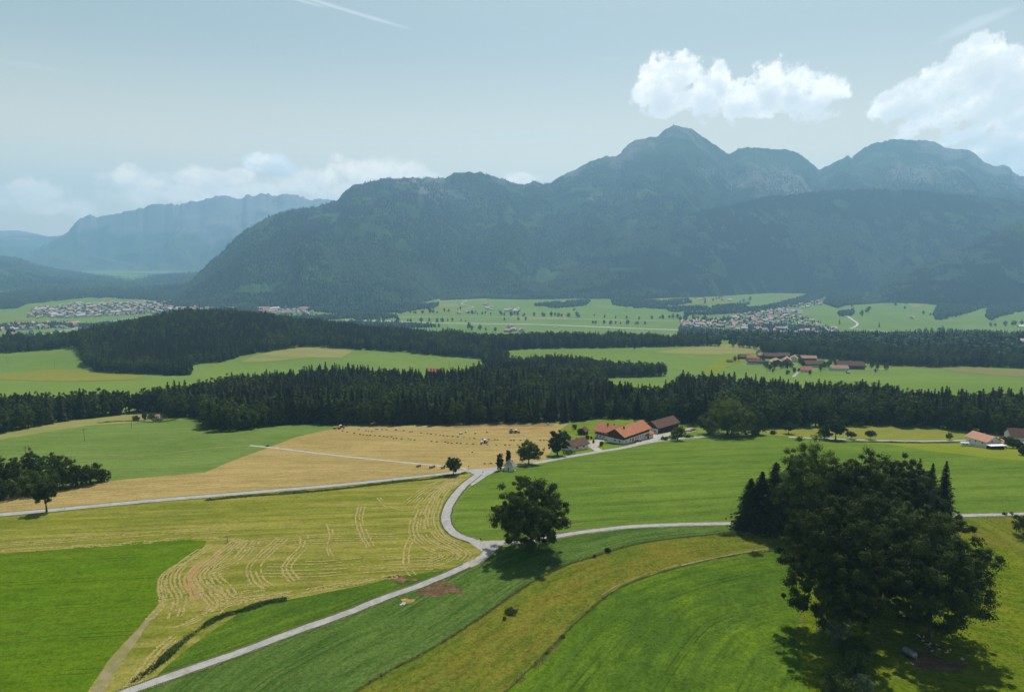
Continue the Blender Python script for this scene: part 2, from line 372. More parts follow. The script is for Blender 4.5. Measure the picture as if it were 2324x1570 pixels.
def sheet(name, poly_w, mat, off, step=4.0, wob=0.4, rows=None, kind='structure', wfreq=.15):
    """drape a polygon (world xy) on the terrain as its own mesh"""
    p = dens(np.asarray(poly_w)[:, :2], step*0.5, True)
    if wob: 
        w = (fbm(p[:, 0]*wfreq, p[:, 1]*wfreq, 3)-.5)*2*wob; w2 = (fbm(p[:, 0]*wfreq+50, p[:, 1]*wfreq+9, 3)-.5)*2*wob
        p = p + np.stack([w, w2], -1)
    x0, y0 = p.min(0); x1, y1 = p.max(0)
    gx, gy = np.meshgrid(np.arange(x0, x1, step), np.arange(y0, y1, step))
    gx = gx.ravel() + (np.arange(gx.size) % 2)*0.01; gy = gy.ravel()
    ins = inside(gx, gy, p)
    q = np.stack([gx[ins], gy[ins]], -1)
    allp = np.vstack([p, q]); n = len(p)
    r = delaunay_2d_cdt([Vector(a) for a in allp], [], [list(range(n))], 1, 1e-4)
    v = np.array([(a.x, a.y) for a in r[0]]); f = np.array([list(t) for t in r[2] if len(t) == 3])
    z = H(v[:, 0], v[:, 1]) + off
    if rows is None: rw = np.stack([v[:, 1], v[:, 0], v[:, 0]*0], -1)
    elif isinstance(rows, (int, float)):
        c, s = math.cos(rows), math.sin(rows); rw = np.stack([-v[:, 0]*s+v[:, 1]*c, v[:, 0]*c+v[:, 1]*s, v[:, 0]*0], -1)
    else:
        a, l = polydist(v[:, 0], v[:, 1], rows); rw = np.stack([a, l, a*0], -1)
    V = np.column_stack([v, z])
    # face up
    e1 = V[f[:, 1]]-V[f[:, 0]]; e2 = V[f[:, 2]]-V[f[:, 0]]; nz = e1[:, 0]*e2[:, 1]-e1[:, 1]*e2[:, 0]
    f[nz < 0] = f[nz < 0][:, ::-1]
    o = np_obj(name, V, f, mat, attrs={'rows': rw}, smooth_=True)
    if kind: tag(o, kind=kind)
    return o
def W(pts): a = np.asarray(pts, float); return P(a[:, 0], a[:, 1])
def band(line_px, w0, off, mat, name, w1=None, world_line=None, step=None, kind='structure', jit=0.0):
    """a ribbon of constant world width along a line drawn in the frame"""
    ln = W(spline(line_px, 8))[:, :2] if world_line is None else np.asarray(world_line)[:, :2]
    ln = dens(ln, step or max(1.5, w0*0.6)); t = np.gradient(ln, axis=0); t /= np.linalg.norm(t, axis=1)[:, None]+1e-9
    nrm = np.stack([-t[:, 1], t[:, 0]], -1); w = np.linspace(w0, w1 if w1 is not None else w0, len(ln))/2
    if jit: w = w*(1+jit*(fbm(ln[:, 0]*.5, ln[:, 1]*.5, 3)-.5)*2)
    k = 4; rows_ = []
    for s in np.linspace(-1, 1, k+1):
        q = ln + nrm*(w*s)[:, None]; rows_.append(np.column_stack([q, H(q[:, 0], q[:, 1])+off]))
    V = np.stack(rows_, 1).reshape(-1, 3); n = len(ln); i, j = np.meshgrid(np.arange(n-1), np.arange(k), indexing='ij')
    b = (i*(k+1)+j).ravel(); F = np.stack([b, b+k+1, b+k+2, b+1], -1)
    e1 = V[F[:, 1]]-V[F[:, 0]]; e2 = V[F[:, 2]]-V[F[:, 0]]
    if (e1[:, 0]*e2[:, 1]-e1[:, 1]*e2[:, 0]).mean() < 0: F = F[:, ::-1]
    o = np_obj(name, V, F, mat, attrs={'rows': np.column_stack([V[:, 0], V[:, 1], V[:, 0]*0])}, smooth_=True)
    if kind: tag(o, kind=kind)
    return o

FENCE1 = [(760,1600),(838,1550),(891,1518),(941,1493),(998,1461),(1040,1434),(1091,1401),(1131,1372),(1190,1331),(1236,1306),(1291,1280),(1348,1263),(1418,1241),(1475,1229),(1549,1219),(1616,1213),(1683,1206),(1789,1211)]
FENCE2 = [(1110,1610),(1175,1546),(1223,1499),(1275,1446),(1316,1406),(1358,1368),(1398,1339),(1436,1321),(1478,1306),(1535,1289),(1616,1271),(1683,1258),(1783,1246)]
ROAD_LOW = [(190,1602),(287,1570),(400,1530),(533,1484),(667,1434),(775,1396),(875,1356),(941,1333),(1008,1306),(1058,1284),(1088,1270),(1106,1256),(1116,1240)]
ROAD_LOOP = [(1104,1248),(1075,1228),(1041,1216),(1021,1201),(1012,1181),(1014,1161),(1024,1138),(1042,1114),(1062,1094),(1085,1077),(1104,1067)]
ROAD_RIGHT = [(1096,1232),(1140,1231),(1191,1228),(1241,1221),(1308,1209.5),(1375,1201),(1441,1194.5),(1549,1190),(1689,1187),(1850,1182),(2020,1176),(2179,1170),(2296,1167),(2400,1163)]
ROAD_MAIN = [(-120,1178),(0,1168),(113,1158),(313,1139),(553,1119),(775,1100),(908,1086),(1010,1075),(1060,1069),(1105,1066),(1135,1061),(1168,1056),(1225,1049),(1275,1039),(1317,1032),(1370,1023),(1410,1017),(1450,1008),(1483,1002),(1530,996),(1583,992),(1640,989),(1700,987)]
ROAD_FAR = [(1790,992),(1869,995),(1949,998),(2083,1001),(2183,999.5),(2225,998),(2290,993)]
TRACK = [(1060,1064),(975,1055),(875,1045),(775,1035),(700,1026),(610,1015),(567,1011)]
TRACK2 = [(567,1011),(500,1015),(400,1026),(313,1034),(233,1032),(147,1033)]
f1w = W(spline(FENCE1, 4))[:, :2]; f2w = W(spline(FENCE2, 4))[:, :2]
lw = W(spline(ROAD_LOOP, 4))[:, :2]; mw = W(spline(ROAD_MAIN, 3))[:, :2]; roadlow_w = W(spline(ROAD_LOW, 3))[:, :2]

# fields ---------------------------------------------------------------
sheet('crop_field', W([(-300,1250),(0,1256),(100,1249),(300,1231),(420,1224),(470,1226),(462,1242),(430,1265),(400,1287),(372,1320),(366,1360),(350,1385),(300,1440),(245,1500),(200,1570),(150,1640),(-100,1640),(-300,1600)]), G['green_left'], .05, 4, .5, rows=.10)
sheet('hay_meadow', W([(-300,1200),(-100,1180),(0,1172),(313,1142),(775,1104),(1010,1078),(1062,1073),(1070,1078),(1040,1112),(1020,1140),(1010,1165),(1008,1185),(1020,1205),(1045,1220),(1075,1232),(1094,1243),(1096,1258),(1085,1268),(1050,1284),(1000,1296),(940,1302),(880,1312),(850,1322),(775,1337),(700,1352),(620,1366),(560,1384),(515,1410),(470,1440),(420,1476),(370,1520),(330,1560),(280,1590),(170,1640),(150,1640),(200,1570),(245,1500),(300,1440),(350,1385),(366,1360),(372,1320),(400,1287),(430,1265),(462,1242),(470,1226),(420,1224),(300,1231),(100,1249),(0,1256),(-300,1250)]), G['hay'], .04, 4, .5, rows=.10)
sheet('grass_strip', W([(1085,1272),(1050,1288),(1008,1309),(941,1336),(875,1359),(775,1399),(667,1437),(533,1488),(400,1533),(287,1573),(200,1605),(270,1590),(330,1560),(370,1520),(420,1476),(470,1440),(515,1410),(560,1384),(620,1366),(700,1352),(775,1337),(850,1322),(880,1312),(940,1302),(1000,1296),(1050,1284)]), G['crop'], .05, 3, .3, rows=roadlow_w)
sheet('crop_strip', np.vstack([W(spline(ROAD_LOW[:-1], 2)), W([(1120,1245),(1191,1232),(1241,1225),(1308,1213),(1375,1204),(1441,1198),(1549,1193),(1689,1190),(1760,1200),(1789,1211)]), W(FENCE1[::-1])]), G['crop_dark'], .05, 3, .3, rows=f1w)
sheet('rough_pasture', np.vstack([W(FENCE1), W([(1900,1215),(2020,1200),(2180,1176),(2300,1172),(2500,1168),(2600,1300),(2700,1640),(1850,1640),(1830,1570),(1800,1450),(1815,1380),(1790,1290)]), W(FENCE2[::-1])]), G['rough'], .045, 4, .3, rows=f1w)
sheet('crop_field', np.vstack([W(FENCE2), W([(1800,1290),(1822,1385),(1805,1450),(1835,1570),(1850,1640),(1100,1640)])]), G['crop'], .13, 3, .3, rows=f2w)
sheet('cow_pasture', W([(1770,1290),(1830,1275),(2000,1235),(2150,1200),(2240,1240),(2330,1260),(2600,1290),(2700,1640),(1800,1640),(1790,1570),(1770,1450),(1780,1385)]), G['pasture'], .085, 4, 2.5, rows=-.4)
sheet('meadow', W([(1128,1068),(1168,1060),(1225,1053),(1275,1043),(1317,1036),(1370,1027),(1410,1021),(1450,1012),(1483,1006),(1530,1000),(1583,996),(1640,988),(1700,986),(1780,990),(1860,999),(2016,1008),(2116,1024),(2249,1039),(2324,1045),(2500,1060),(2560,1150),(2400,1160),(2296,1164),(2179,1167),(2020,1173),(1850,1179),(1689,1184),(1549,1187),(1441,1191),(1375,1198),(1308,1206),(1241,1218),(1191,1225),(1140,1228),(1100,1225),(1060,1214),(1036,1203),(1030,1190),(1030,1165),(1042,1135),(1060,1112),(1085,1090),(1108,1077)]), G['crop_big'], .05, 5, .4, rows=.12)
sheet('meadow', W([(1860,999),(2000,1002),(2183,1004),(2324,1010),(2520,1020),(2500,1060),(2324,1045),(2249,1039),(2116,1024),(2016,1008)]), G['lime'], .06, 5, .4)
sheet('meadow', W([(1690,984),(1715,976),(1740,973),(1870,971),(1983,967),(2149,978),(2300,988),(2300,993),(2225,996),(2083,998),(1949,995),(1869,992),(1790,990)]), G['yellow'], .06, 5, .4)
TANPOLY = [(-200,1168),(-150,1145),(0,1132),(60,1118),(125,1108),(240,1092),(300,1086),(465,1072),(540,1040),(617,1013),(667,993),(760,972),(775,968),(908,966),(1028,966),(1241,961),(1290,961),(1272,975),(1262,995),(1252,1020),(1240,1043),(1225,1046),(1168,1053),(1105,1062),(1058,1067),(1008,1072),(908,1083),(775,1097),(553,1116),(313,1136),(113,1155),(0,1165)]
sheet('hay_field', W(TANPOLY), G['tan'], .05, 5, .5, rows=.05)
sheet('hay_field', W([(1028,964),(1140,961),(1241,960),(1262,961),(1240,970),(1200,974),(1150,974),(1090,972)]), G['tan_brown'], .10, 4, 1.0, rows=.02)
sheet('meadow', W([(-200,1010),(0,996),(100,980),(213,963),(360,956),(443,948),(480,950),(587,968),(700,962),(760,968),(760,972),(667,993),(617,1013),(540,1040),(465,1072),(300,1086),(240,1092),(125,1108),(60,1118),(0,1132),(-150,1145)]), G['hill_green'], .06, 5, .5, rows=.1)
sheet('rough_grass', W([(-200,1000),(0,986),(167,954),(300,938),(380,936),(380,950),(360,957),(213,964),(100,981),(0,997),(-200,1011)]), G['tan_far'], .09, 5, .8)
# farm ground
sheet('garden', W([(1275,975),(1290,962),(1345,955),(1420,953),(1520,958),(1545,965),(1580,972),(1590,990),(1530,992),(1483,998),(1450,1004),(1410,1013),(1370,1019),(1317,1028),(1275,1035),(1262,1030),(1262,1000)]), G['garden'], .07, 4, .5)
sheet('farm_yard', W([(1352,1025),(1368,1021),(1356,1015),(1362,1007),(1376,997),(1370,993),(1356,997),(1322,1003),(1310,1009),(1336,1013)]), M_GRAVEL, .11, 3, .15)
sheet('farm_yard', W([(1446,1010),(1487,1002),(1500,995),(1530,984),(1520,979),(1500,979),(1470,986),(1450,1000),(1440,1008)]), M_GRAVEL, .11, 3, .15)
sheet('yard', W([(1540,975),(1570,970),(1580,978),(1560,982)]), M_GRAVEL, .11, 3, .15)
# bare soil patches by the low road
sheet('bare_soil', W([(872,1306),(905,1306),(940,1312),(948,1318),(925,1324),(895,1318)]), G['soil'], .11, 1.2, 2.4, wfreq=.35)
sheet('bare_soil', W([(950,1330),(985,1322),(1020,1320),(1055,1338),(1040,1350),(1005,1352),(960,1350)]), G['soil'], .11, 1.2, 3.2, wfreq=.30)
sheet('bare_soil', W([(910,1362),(930,1356),(945,1360),(930,1370),(912,1372)]), G['tan_brown'], .10, 1.2, 1.6, wfreq=.5)
sheet('dirt_track', W([(185,1600),(205,1565),(250,1495),(300,1440),(330,1408),(352,1388),(358,1392),(330,1425),(296,1475),(255,1535),(232,1580),(215,1605)]), M_TRACK, .11, 2, .4, wfreq=.5)
sheet('bare_soil', W([(2050,1480),(2080,1470),(2150,1498),(2200,1500),(2190,1520),(2120,1526),(2070,1512)]), G['soil'], .12, 2, 1.0, wfreq=.5)
sheet('bare_soil', W([(1808,1402),(1820,1400),(1822,1412),(1812,1410)]), G['soil'], .12, 1.5, .5, wfreq=.5)
# roads
band(ROAD_LOW, 4.4, .10, M_KERB, 'road_verge', jit=.1); band(ROAD_LOW, 3.25, .13, M_ASPH, 'road', jit=.03)
band(ROAD_RIGHT, 4.6, .10, M_KERB, 'road_verge', jit=.1); band(ROAD_RIGHT, 3.2, .135, M_ASPH, 'road', jit=.03)
band(ROAD_LOOP, 4.9, .105, M_KERB, 'road_verge', jit=.05); band(ROAD_LOOP, 3.9, .14, M_ASPH, 'road', jit=.03)
band(ROAD_MAIN, 5.0, .11, M_ASPH, 'road', jit=.02)
band(ROAD_FAR, 5.0, .15, M_ASPH, 'road')
band(TRACK, 3.2, .12, M_GRAVEL, 'gravel_track', jit=.08)
band(TRACK2, 1.0, .12, M_TRACK, 'dirt_track', jit=.6)
sheet('road_junction', W([(1062,1066),(1110,1062),(1140,1058),(1125,1070),(1105,1080),(1088,1092),(1070,1103),(1063,1092),(1076,1078),(1068,1073)]), M_ASPH, .155, 2, .1)
sheet('road_junction', W([(1078,1229),(1100,1229),(1130,1229),(1145,1232),(1130,1246),(1110,1262),(1092,1273),(1086,1268),(1097,1254),(1094,1242)]), M_ASPH, .155, 2, .1)
# fields beyond the first wood, and in the valley
sheet('stubble_field', W([(545,822),(580,806),(640,794),(700,786),(775,790),(800,797),(775,812),(700,812),(600,822)]), G['tan_far'], .3, 12, 1)
sheet('stubble_field', W([(0,848),(120,838),(250,845),(330,852),(300,862),(150,866),(0,862)]), G['yellow'], .3, 12, 1)
sheet('stubble_field', W([(1480,800),(1560,790),(1653,781),(1734,789),(1738,798),(1700,803),(1600,805)]), G['tan_far'], .3, 12, 1)
sheet('stubble_field', W([(1590,845),(1640,808),(1700,812),(1740,812),(1690,820),(1650,832),(1625,850)]), G['lime'], .3, 12, 1)
sheet('bare_field', W([(1950,829),(2016,828),(2100,832),(2324,838),(2450,842),(2450,862),(2324,855),(2200,847),(2120,836)]), G['red_far'], .3, 12, 1)
for k, pl in enumerate([
    [(985,678),(1060,672),(1110,674),(1100,682),(1000,686)],[(940,705),(1080,702),(1090,708),(950,712)],[(1000,690),(1040,690),(1040,697),(995,697)],
    [(1480,680),(1520,674),(1620,676),(1680,680),(1660,690),(1560,688)],[(1660,700),(1720,690),(1700,712),(1665,712)],
    [(860,729),(930,727),(930,731),(860,733)],[(1180,722),(1290,720),(1290,725),(1180,727)],[(1750,668),(1800,662),(1850,664),(1800,672)],
    [(2060,690),(2110,684),(2120,690),(2075,697)],[(0,725),(80,722),(80,727),(0,730)],[(150,742),(240,736),(240,741),(150,747)]]):
    sheet('stubble_field', W(pl), G['tan_far'] if k % 2 == 0 else G['yellow'], .8, 22, 3, wfreq=.01)
band([(780,727),(900,730),(1010,734),(1180,736),(1300,740),(1500,748),(1700,752),(1900,753)], 20, 1.2, M_ROADFAR, 'highway', step=25)
band([(1840,757),(2000,757),(2160,762),(2330,775),(2420,780)], 14, 1.2, M_ROADFAR, 'highway', step=25)
band([(1920,716),(1935,726),(1946,735),(1940,742),(1928,746)], 9, 1.2, M_ROADFAR, 'road', step=15)
band([(1930,747),(1990,750),(2040,757),(2070,763)], 8, 1.2, M_ROADFAR, 'road', step=15)
band([(830,722),(1000,719),(1150,720),(1300,724),(1400,727),(1560,728)], 8, 1.1, M_ROADFAR, 'road', step=20)
band([(100,760),(180,744),(260,728),(330,720),(400,716)], 12, 1.2, M_ROADFAR, 'highway', step=25)
band([(1040,703),(1075,697),(1048,690),(1060,682)], 7, 1.2, M_ROADFAR, 'road', step=15)
band([(1800,856),(1812,845),(1828,838),(1848,833),(1900,836),(1960,838),(2010,838)], 4.5, .5, M_ASPH, 'road', step=6)
# ------------------------------------------------------------------ mountains
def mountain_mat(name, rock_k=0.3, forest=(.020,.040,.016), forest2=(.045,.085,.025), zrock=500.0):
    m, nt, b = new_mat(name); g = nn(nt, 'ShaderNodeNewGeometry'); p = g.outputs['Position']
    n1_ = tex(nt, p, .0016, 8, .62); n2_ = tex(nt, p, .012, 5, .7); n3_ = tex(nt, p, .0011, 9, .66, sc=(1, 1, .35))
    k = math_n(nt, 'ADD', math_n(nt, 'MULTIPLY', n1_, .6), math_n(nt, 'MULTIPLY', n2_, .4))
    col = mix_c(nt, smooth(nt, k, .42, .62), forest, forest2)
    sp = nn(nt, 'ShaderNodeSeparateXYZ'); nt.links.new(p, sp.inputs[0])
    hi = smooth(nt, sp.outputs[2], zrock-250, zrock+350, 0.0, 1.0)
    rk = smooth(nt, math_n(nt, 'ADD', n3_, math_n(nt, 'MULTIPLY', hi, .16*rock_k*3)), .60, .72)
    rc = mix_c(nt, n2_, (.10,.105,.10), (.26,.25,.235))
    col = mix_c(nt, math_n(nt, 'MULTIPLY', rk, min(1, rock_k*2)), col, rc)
    nt.links.new(col, b.inputs['Base Color']); b.inputs['Roughness'].default_value = 1.0
    b.inputs['Specular IOR Level'].default_value = 0.0
    bp = nn(nt, 'ShaderNodeBump', i_Strength=.8, i_Distance=14.0)
    nt.links.new(tex(nt, p, .03, 5, .7), bp.inputs['Height']); nt.links.new(bp.outputs[0], b.inputs['Normal'])
    return m
M_MTN = mountain_mat('mountain_slope', .33, zrock=620)
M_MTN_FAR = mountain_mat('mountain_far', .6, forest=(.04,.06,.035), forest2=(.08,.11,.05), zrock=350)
class Massif:
    def __init__(s, name, crest, yc, base, du=2.5, ns=90, gully=70, gl=420., prof=1.15, crag=6., back=1600., seed=0, mat=None, zb=None, warp=0.5):
        cu = np.array([c[0] for c in crest], float); cv = np.array([c[1] for c in crest], float)
        u = np.arange(cu[0], cu[-1]+.1, du); v = np.interp(u, cu, cv)
        k = np.array([1, 2, 1.])/4; v = np.convolve(np.pad(v, 1, mode='edge'), k, 'valid') if du > 2 else v
        Yc = np.interp(u, [a[0] for a in yc], [a[1] for a in yc]) if isinstance(yc, list) else np.full(len(u), float(yc))
        jag = (ridged(u/11.0+seed, u*0+seed, 4, .65)-.5)*2*crag
        d = pix_dir(u, v); t = Yc/d[:, 1]; C = d*t[:, None]; C[:, 2] += CAM_H
        bu = np.interp(u, [a[0] for a in base], [a[1] for a in base]); B = P(u, bu)
        if zb is not None: B[:, 2] = zb
        S = np.concatenate([np.linspace(0, 1, ns), 1+np.linspace(.05, 1, 14)])
        nu = len(u); G_ = np.zeros((len(S), nu, 3))
        lat = np.concatenate([[0], np.cumsum(np.hypot(np.diff(C[:, 0]), np.diff(C[:, 1])))])
        L = np.hypot(C[:, 0]-B[:, 0], C[:, 1]-B[:, 1])
        for i, q in enumerate(S):
            if q <= 1:
                xy = B[:, :2]*(1-q)+C[:, :2]*q
                env = min(1, q*3.5)*(1-q)**.7*1.25
                wx = lat/gl + warp*fbm(lat/900.+seed, np.full(nu, q*2.2)+seed, 2)*2
                n = ridged(wx + seed*3.1, np.full(nu, q*1.3)+seed, 4, .52)-.62
                n2_ = fbm(xy[:, 0]/160.+seed, xy[:, 1]/160., 3)-.5
                n3_ = fbm(xy[:, 0]/1300.+seed, xy[:, 1]/1300., 2)-.5
                z = B[:, 2] + (C[:, 2]-B[:, 2])*(q**prof) + jag*q**10
                hk = np.clip((C[:, 2]-B[:, 2])/900., .12, 1.3)
                nb = ridged(wx*.42+seed, np.full(nu, q*.9)+seed*2, 2, .5)-.62
                z = z + hk*env*(gully*1.7*n + gully*3.0*nb + gully*.5*n2_ + gully*1.6*n3_)
            else:
                r_ = q-1; dd = C[:, :2]/np.linalg.norm(C[:, :2], axis=1)[:, None]
                xy = C[:, :2]+dd*back*r_; z = C[:, 2] + jag*(1-r_) - (C[:, 2]-B[:, 2])*1.02*r_**1.0
            G_[i, :, :2] = xy; G_[i, :, 2] = z
        G_[0, :, 2] = B[:, 2]-12
        s.G = G_; s.ns = ns; s.nu = nu; s.u = u
        V = G_.reshape(-1, 3); i, j = np.meshgrid(np.arange(len(S)-1), np.arange(nu-1), indexing='ij'); b = (i*nu+j).ravel()
        F = np.stack([b, b+1, b+nu+1, b+nu], -1)
        s.ob = np_obj(name, V, F, mat or M_MTN, smooth_=True); tag(s.ob, kind='structure')
    def sample(s, n, rng, smin=0, smax=.995):
        g = s.G[:s.ns]; e1 = g[1:, :-1]-g[:-1, :-1]; e2 = g[:-1, 1:]-g[:-1, :-1]
        ar = np.linalg.norm(np.cross(e1[..., :2], e2[..., :2])[..., None], axis=-1) if False else np.abs(e1[..., 0]*e2[..., 1]-e1[..., 1]*e2[..., 0])
        # weight by how large the patch shows from the valley: width times height
        wgt = np.linalg.norm(e2, axis=-1)*np.linalg.norm(e1, axis=-1); wgt = wgt.copy()
        cut0 = int(smin*s.ns); wgt[:cut0] = 0; w = wgt.ravel()/wgt.sum()
        c = rng.choice(len(w), n, p=w); i, j = np.unravel_index(c, wgt.shape); a, b = rng.rand(n), rng.rand(n)
        p = (g[i, j]*((1-a)*(1-b))[:, None]+g[i+1, j]*(a*(1-b))[:, None]+g[i, j+1]*((1-a)*b)[:, None]+g[i+1, j+1]*(a*b)[:, None])
        return p
CREST_MAIN = [(385,690),(400,672),(430,645),(455,620),(480,596),(500,577),(530,547),(560,521),(600,498),(640,482),(700,472),(740,465),(765,455),(785,433),(805,421),(840,414),(870,408),(905,405),(940,403),(958,408),(972,402),(990,407),(1010,405),(1030,394),(1060,391),(1095,393),(1120,402),(1150,410),(1175,419),(1190,421),(1213,412),(1232,419),(1250,416),(1275,400),(1300,388),(1345,366),(1375,355),(1385,357),(1400,354),(1409,351),(1412,342),(1425,328),(1445,317),(1470,314),(1492,311),(1500,303),(1515,292),(1528,286),(1545,288),(1565,292),(1590,308),(1612,322),(1630,335),(1650,347),(1658,351),(1672,340),(1690,335),(1720,336),(1735,337),(1760,339),(1780,340),(1800,344),(1815,352),(1832,364),(1848,378),(1860,387),(1872,380),(1888,374),(1905,365),(1920,356),(1928,354),(1930,363),(1945,348),(1962,336),(1980,327),(1998,324),(2020,318),(2060,318),(2100,319),(2125,324),(2143,336),(2165,340),(2185,338),(2200,342),(2215,352),(2235,370),(2255,377),(2275,376),(2290,378),(2295,388),(2310,398),(2330,404),(2380,440),(2420,470),(2480,500),(2600,560)]
BASE_MAIN = [(385,694),(480,697),(600,702),(730,704),(850,700),(940,690),(1000,678),(1100,674),(1200,676),(1300,674),(1450,675),(1600,670),(1750,661),(1900,664),(2000,662),(2100,668),(2200,672),(2324,672),(2600,680)]
m_main = Massif('mountain', CREST_MAIN, [(385,4900),(700,6100),(1050,6700),(1300,7400),(1530,7900),(1800,8300),(2100,8900),(2600,8900)], BASE_MAIN, du=2.6, ns=120, gully=120, gl=430, prof=1.08, crag=16, seed=3)
m_ridge = Massif('mountain', [(1000,682),(1060,668),(1130,648),(1210,625),(1290,596),(1380,560),(1450,528),(1510,504),(1560,488),(1620,474),(1690,461),(1750,447),(1800,444),(1850,437),(1920,432),(1990,430),(2060,433),(2120,440),(2200,446),(2270,453),(2330,461),(2450,480),(2600,520)], [(1000,5100),(1400,5600),(1800,6100),(2600,6200)],
    [(a, b+4) for a, b in BASE_MAIN if a > 900], du=3, ns=90, gully=100, gl=330, prof=1.0, crag=5, seed=11)
m_right = Massif('mountain', [(1920,690),(1990,665),(2060,628),(2120,592),(2180,562),(2230,540),(2270,522),(2324,500),(2400,476),(2500,450),(2620,430)], [(1920,4200),(2200,5000),(2620,5400)],
    [(1920,693),(2000,688),(2060,688),(2100,690),(2160,696),(2220,700),(2324,693),(2620,690)], du=3, ns=80, gully=60, gl=260, prof=1.0, crag=5, seed=23)
m_left = Massif('mountain', [(-160,640),(-60,590),(0,560),(20,566),(45,585),(70,572),(100,556),(130,541),(150,530),(165,515),(175,500),(190,495),(200,489),(210,490),(220,496),(235,490),(245,487),(262,489),(280,482),(298,480),(318,473),(322,478),(335,467),(360,464),(372,466),(385,463),(405,466),(420,460),(440,458),(452,459),(470,451),(500,444),(515,445),(535,452),(550,453),(560,443),(575,446),(590,441),(610,441),(630,447),(645,442),(670,443),(690,449),(705,455),(718,450),(740,451),(760,458),(860,480),(980,520),(1000,560)], 13000,
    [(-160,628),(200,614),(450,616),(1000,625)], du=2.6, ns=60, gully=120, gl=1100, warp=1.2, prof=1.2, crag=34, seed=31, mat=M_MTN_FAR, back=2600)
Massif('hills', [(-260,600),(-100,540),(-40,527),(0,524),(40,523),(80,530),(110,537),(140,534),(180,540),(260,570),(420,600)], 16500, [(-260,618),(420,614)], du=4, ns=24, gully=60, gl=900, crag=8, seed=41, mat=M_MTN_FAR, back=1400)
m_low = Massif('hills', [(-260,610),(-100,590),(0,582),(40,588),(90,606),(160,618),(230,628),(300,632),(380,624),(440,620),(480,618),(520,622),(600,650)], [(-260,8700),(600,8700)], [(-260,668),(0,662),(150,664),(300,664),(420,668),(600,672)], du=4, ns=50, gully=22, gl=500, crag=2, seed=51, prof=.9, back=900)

# ---- the forest that covers the slopes: one mass, thousands of small crowns
def canopy_mat(name, c_lo, c_mid, c_hi):
    m, nt, b = new_mat(name); t = nn(nt, 'ShaderNodeAttribute', attribute_name='tint').outputs['Fac']
    r = nn(nt, 'ShaderNodeValToRGB'); nt.links.new(t, r.inputs[0]); e = r.color_ramp.elements
    e[0].position = 0; e[0].color = (*c_lo, 1); e[1].position = 1; e[1].color = (*c_hi, 1); x = e.new(.5); x.color = (*c_mid, 1)
    nt.links.new(r.outputs[0], b.inputs['Base Color']); b.inputs['Roughness'].default_value = .9; b.inputs['Specular IOR Level'].default_value = .05
    return m
M_CANOPY = canopy_mat('far_canopy', (.010,.015,.014), (.020,.032,.018), (.078,.110,.046))  # crown colours tinted bluish, adding painted haze to the slopes
def cones(name, P_, h, r, kind, tint, mat, seed=0):
    """kind 0 spruce spire, 1 rounded crown; each is a small closed crown"""
    rng = np.random.RandomState(seed); n = len(P_); k = 5
    a = np.arange(k)*2*math.pi/k; ph = rng.rand(n)*6.28; A = a[None]+ph[:, None]
    r0 = r[:, None]*(.75+.5*rng.rand(n, k)); rz = np.where(kind[:, None] > .5, .45, .06)*h[:, None]*(.8+.4*rng.rand(n, k))
    ring = np.stack([P_[:, 0:1]+np.cos(A)*r0, P_[:, 1:2]+np.sin(A)*r0, P_[:, 2:3]+rz], -1)
    k2 = np.where(kind[:, None] > .5, .62, .42); A2 = A+.6; r2 = r[:, None]*k2*(.8+.4*rng.rand(n, k)); z2 = np.where(kind[:, None] > .5, .86, .55)*h[:, None]*(.93+.14*rng.rand(n, k))
    ring2 = np.stack([P_[:, 0:1]+np.cos(A2)*r2, P_[:, 1:2]+np.sin(A2)*r2, P_[:, 2:3]+z2], -1)
    top = P_.copy(); top[:, 2] += h
    bot = P_.copy(); bot[:, 2] -= 1.0
    V = np.concatenate([ring, ring2, top[:, None], bot[:, None]], 1); m_ = 2*k+2
    base = (np.arange(n)*m_)[:, None]; i = np.arange(k); j = (i+1) % k
    Q = np.stack([i, j, j+k, i+k], -1); T = np.concatenate([np.stack([i+k, j+k, i*0+2*k], -1), np.stack([j, i, i*0+2*k+1], -1)])
    FQ = (base[:, :, None]+Q[None]).reshape(-1, 4); FT = (base[:, :, None]+T[None]).reshape(-1, 3)
    tt = np.repeat(tint, m_)
    return np_obj(name, V.reshape(-1, 3), [FQ, FT], mat, attrs={'tint': tt})
def slope_forest(ms, n, seed, scale=1.0, smin=0, smax=.99, thin_above=None):
    rng = np.random.RandomState(seed); p = ms.sample(n, rng, smin, smax)
    pt = fbm(p[:, 0]/500., p[:, 1]/500., 4); pt2 = fbm(p[:, 0]/90.+9, p[:, 1]/90., 3)
    dec = (pt*.6+pt2*.4+.12*(rng.rand(n)-.5)) > np.interp(p[:, 2], [-200, 300, 800], [.50, .56, .70])
    keep = fbm(p[:, 0]/260.+40, p[:, 1]/260.+7, 3) > .27
    if thin_above is not None:
        keep &= rng.rand(n) > np.clip((p[:, 2]-thin_above)/500., 0, .96)
        keep &= ~((ridged(p[:, 0]/300., p[:, 1]/300., 3) > .80) & (p[:, 2] > thin_above-350))
    p = p[keep]; dec = dec[keep]; n = len(p)
    h = np.where(dec, 13+8*rng.rand(n), 13+11*rng.rand(n))*scale; r = np.where(dec, 5.5+3*rng.rand(n), 3.2+1.6*rng.rand(n))*scale
    lt = np.clip((fbm(p[:, 0]/220.+3, p[:, 1]/220., 4)-.42)*3.2, 0, 1); tint = np.clip(np.where(dec, .50+.40*rng.rand(n), .0+.42*rng.rand(n))+lt*.28, 0, 1)
    o = cones('mountain_forest', p, h, r, dec.astype(float), tint, M_CANOPY, seed); tag(o, 'dense spruce and beech forest covering the mountain slope', 'forest', kind='stuff')
    return o
slope_forest(m_main, 170000, 1, 1.0, thin_above=560)['label'] = 'dense hazy forest covering the long mountain flank below the pointed peak'
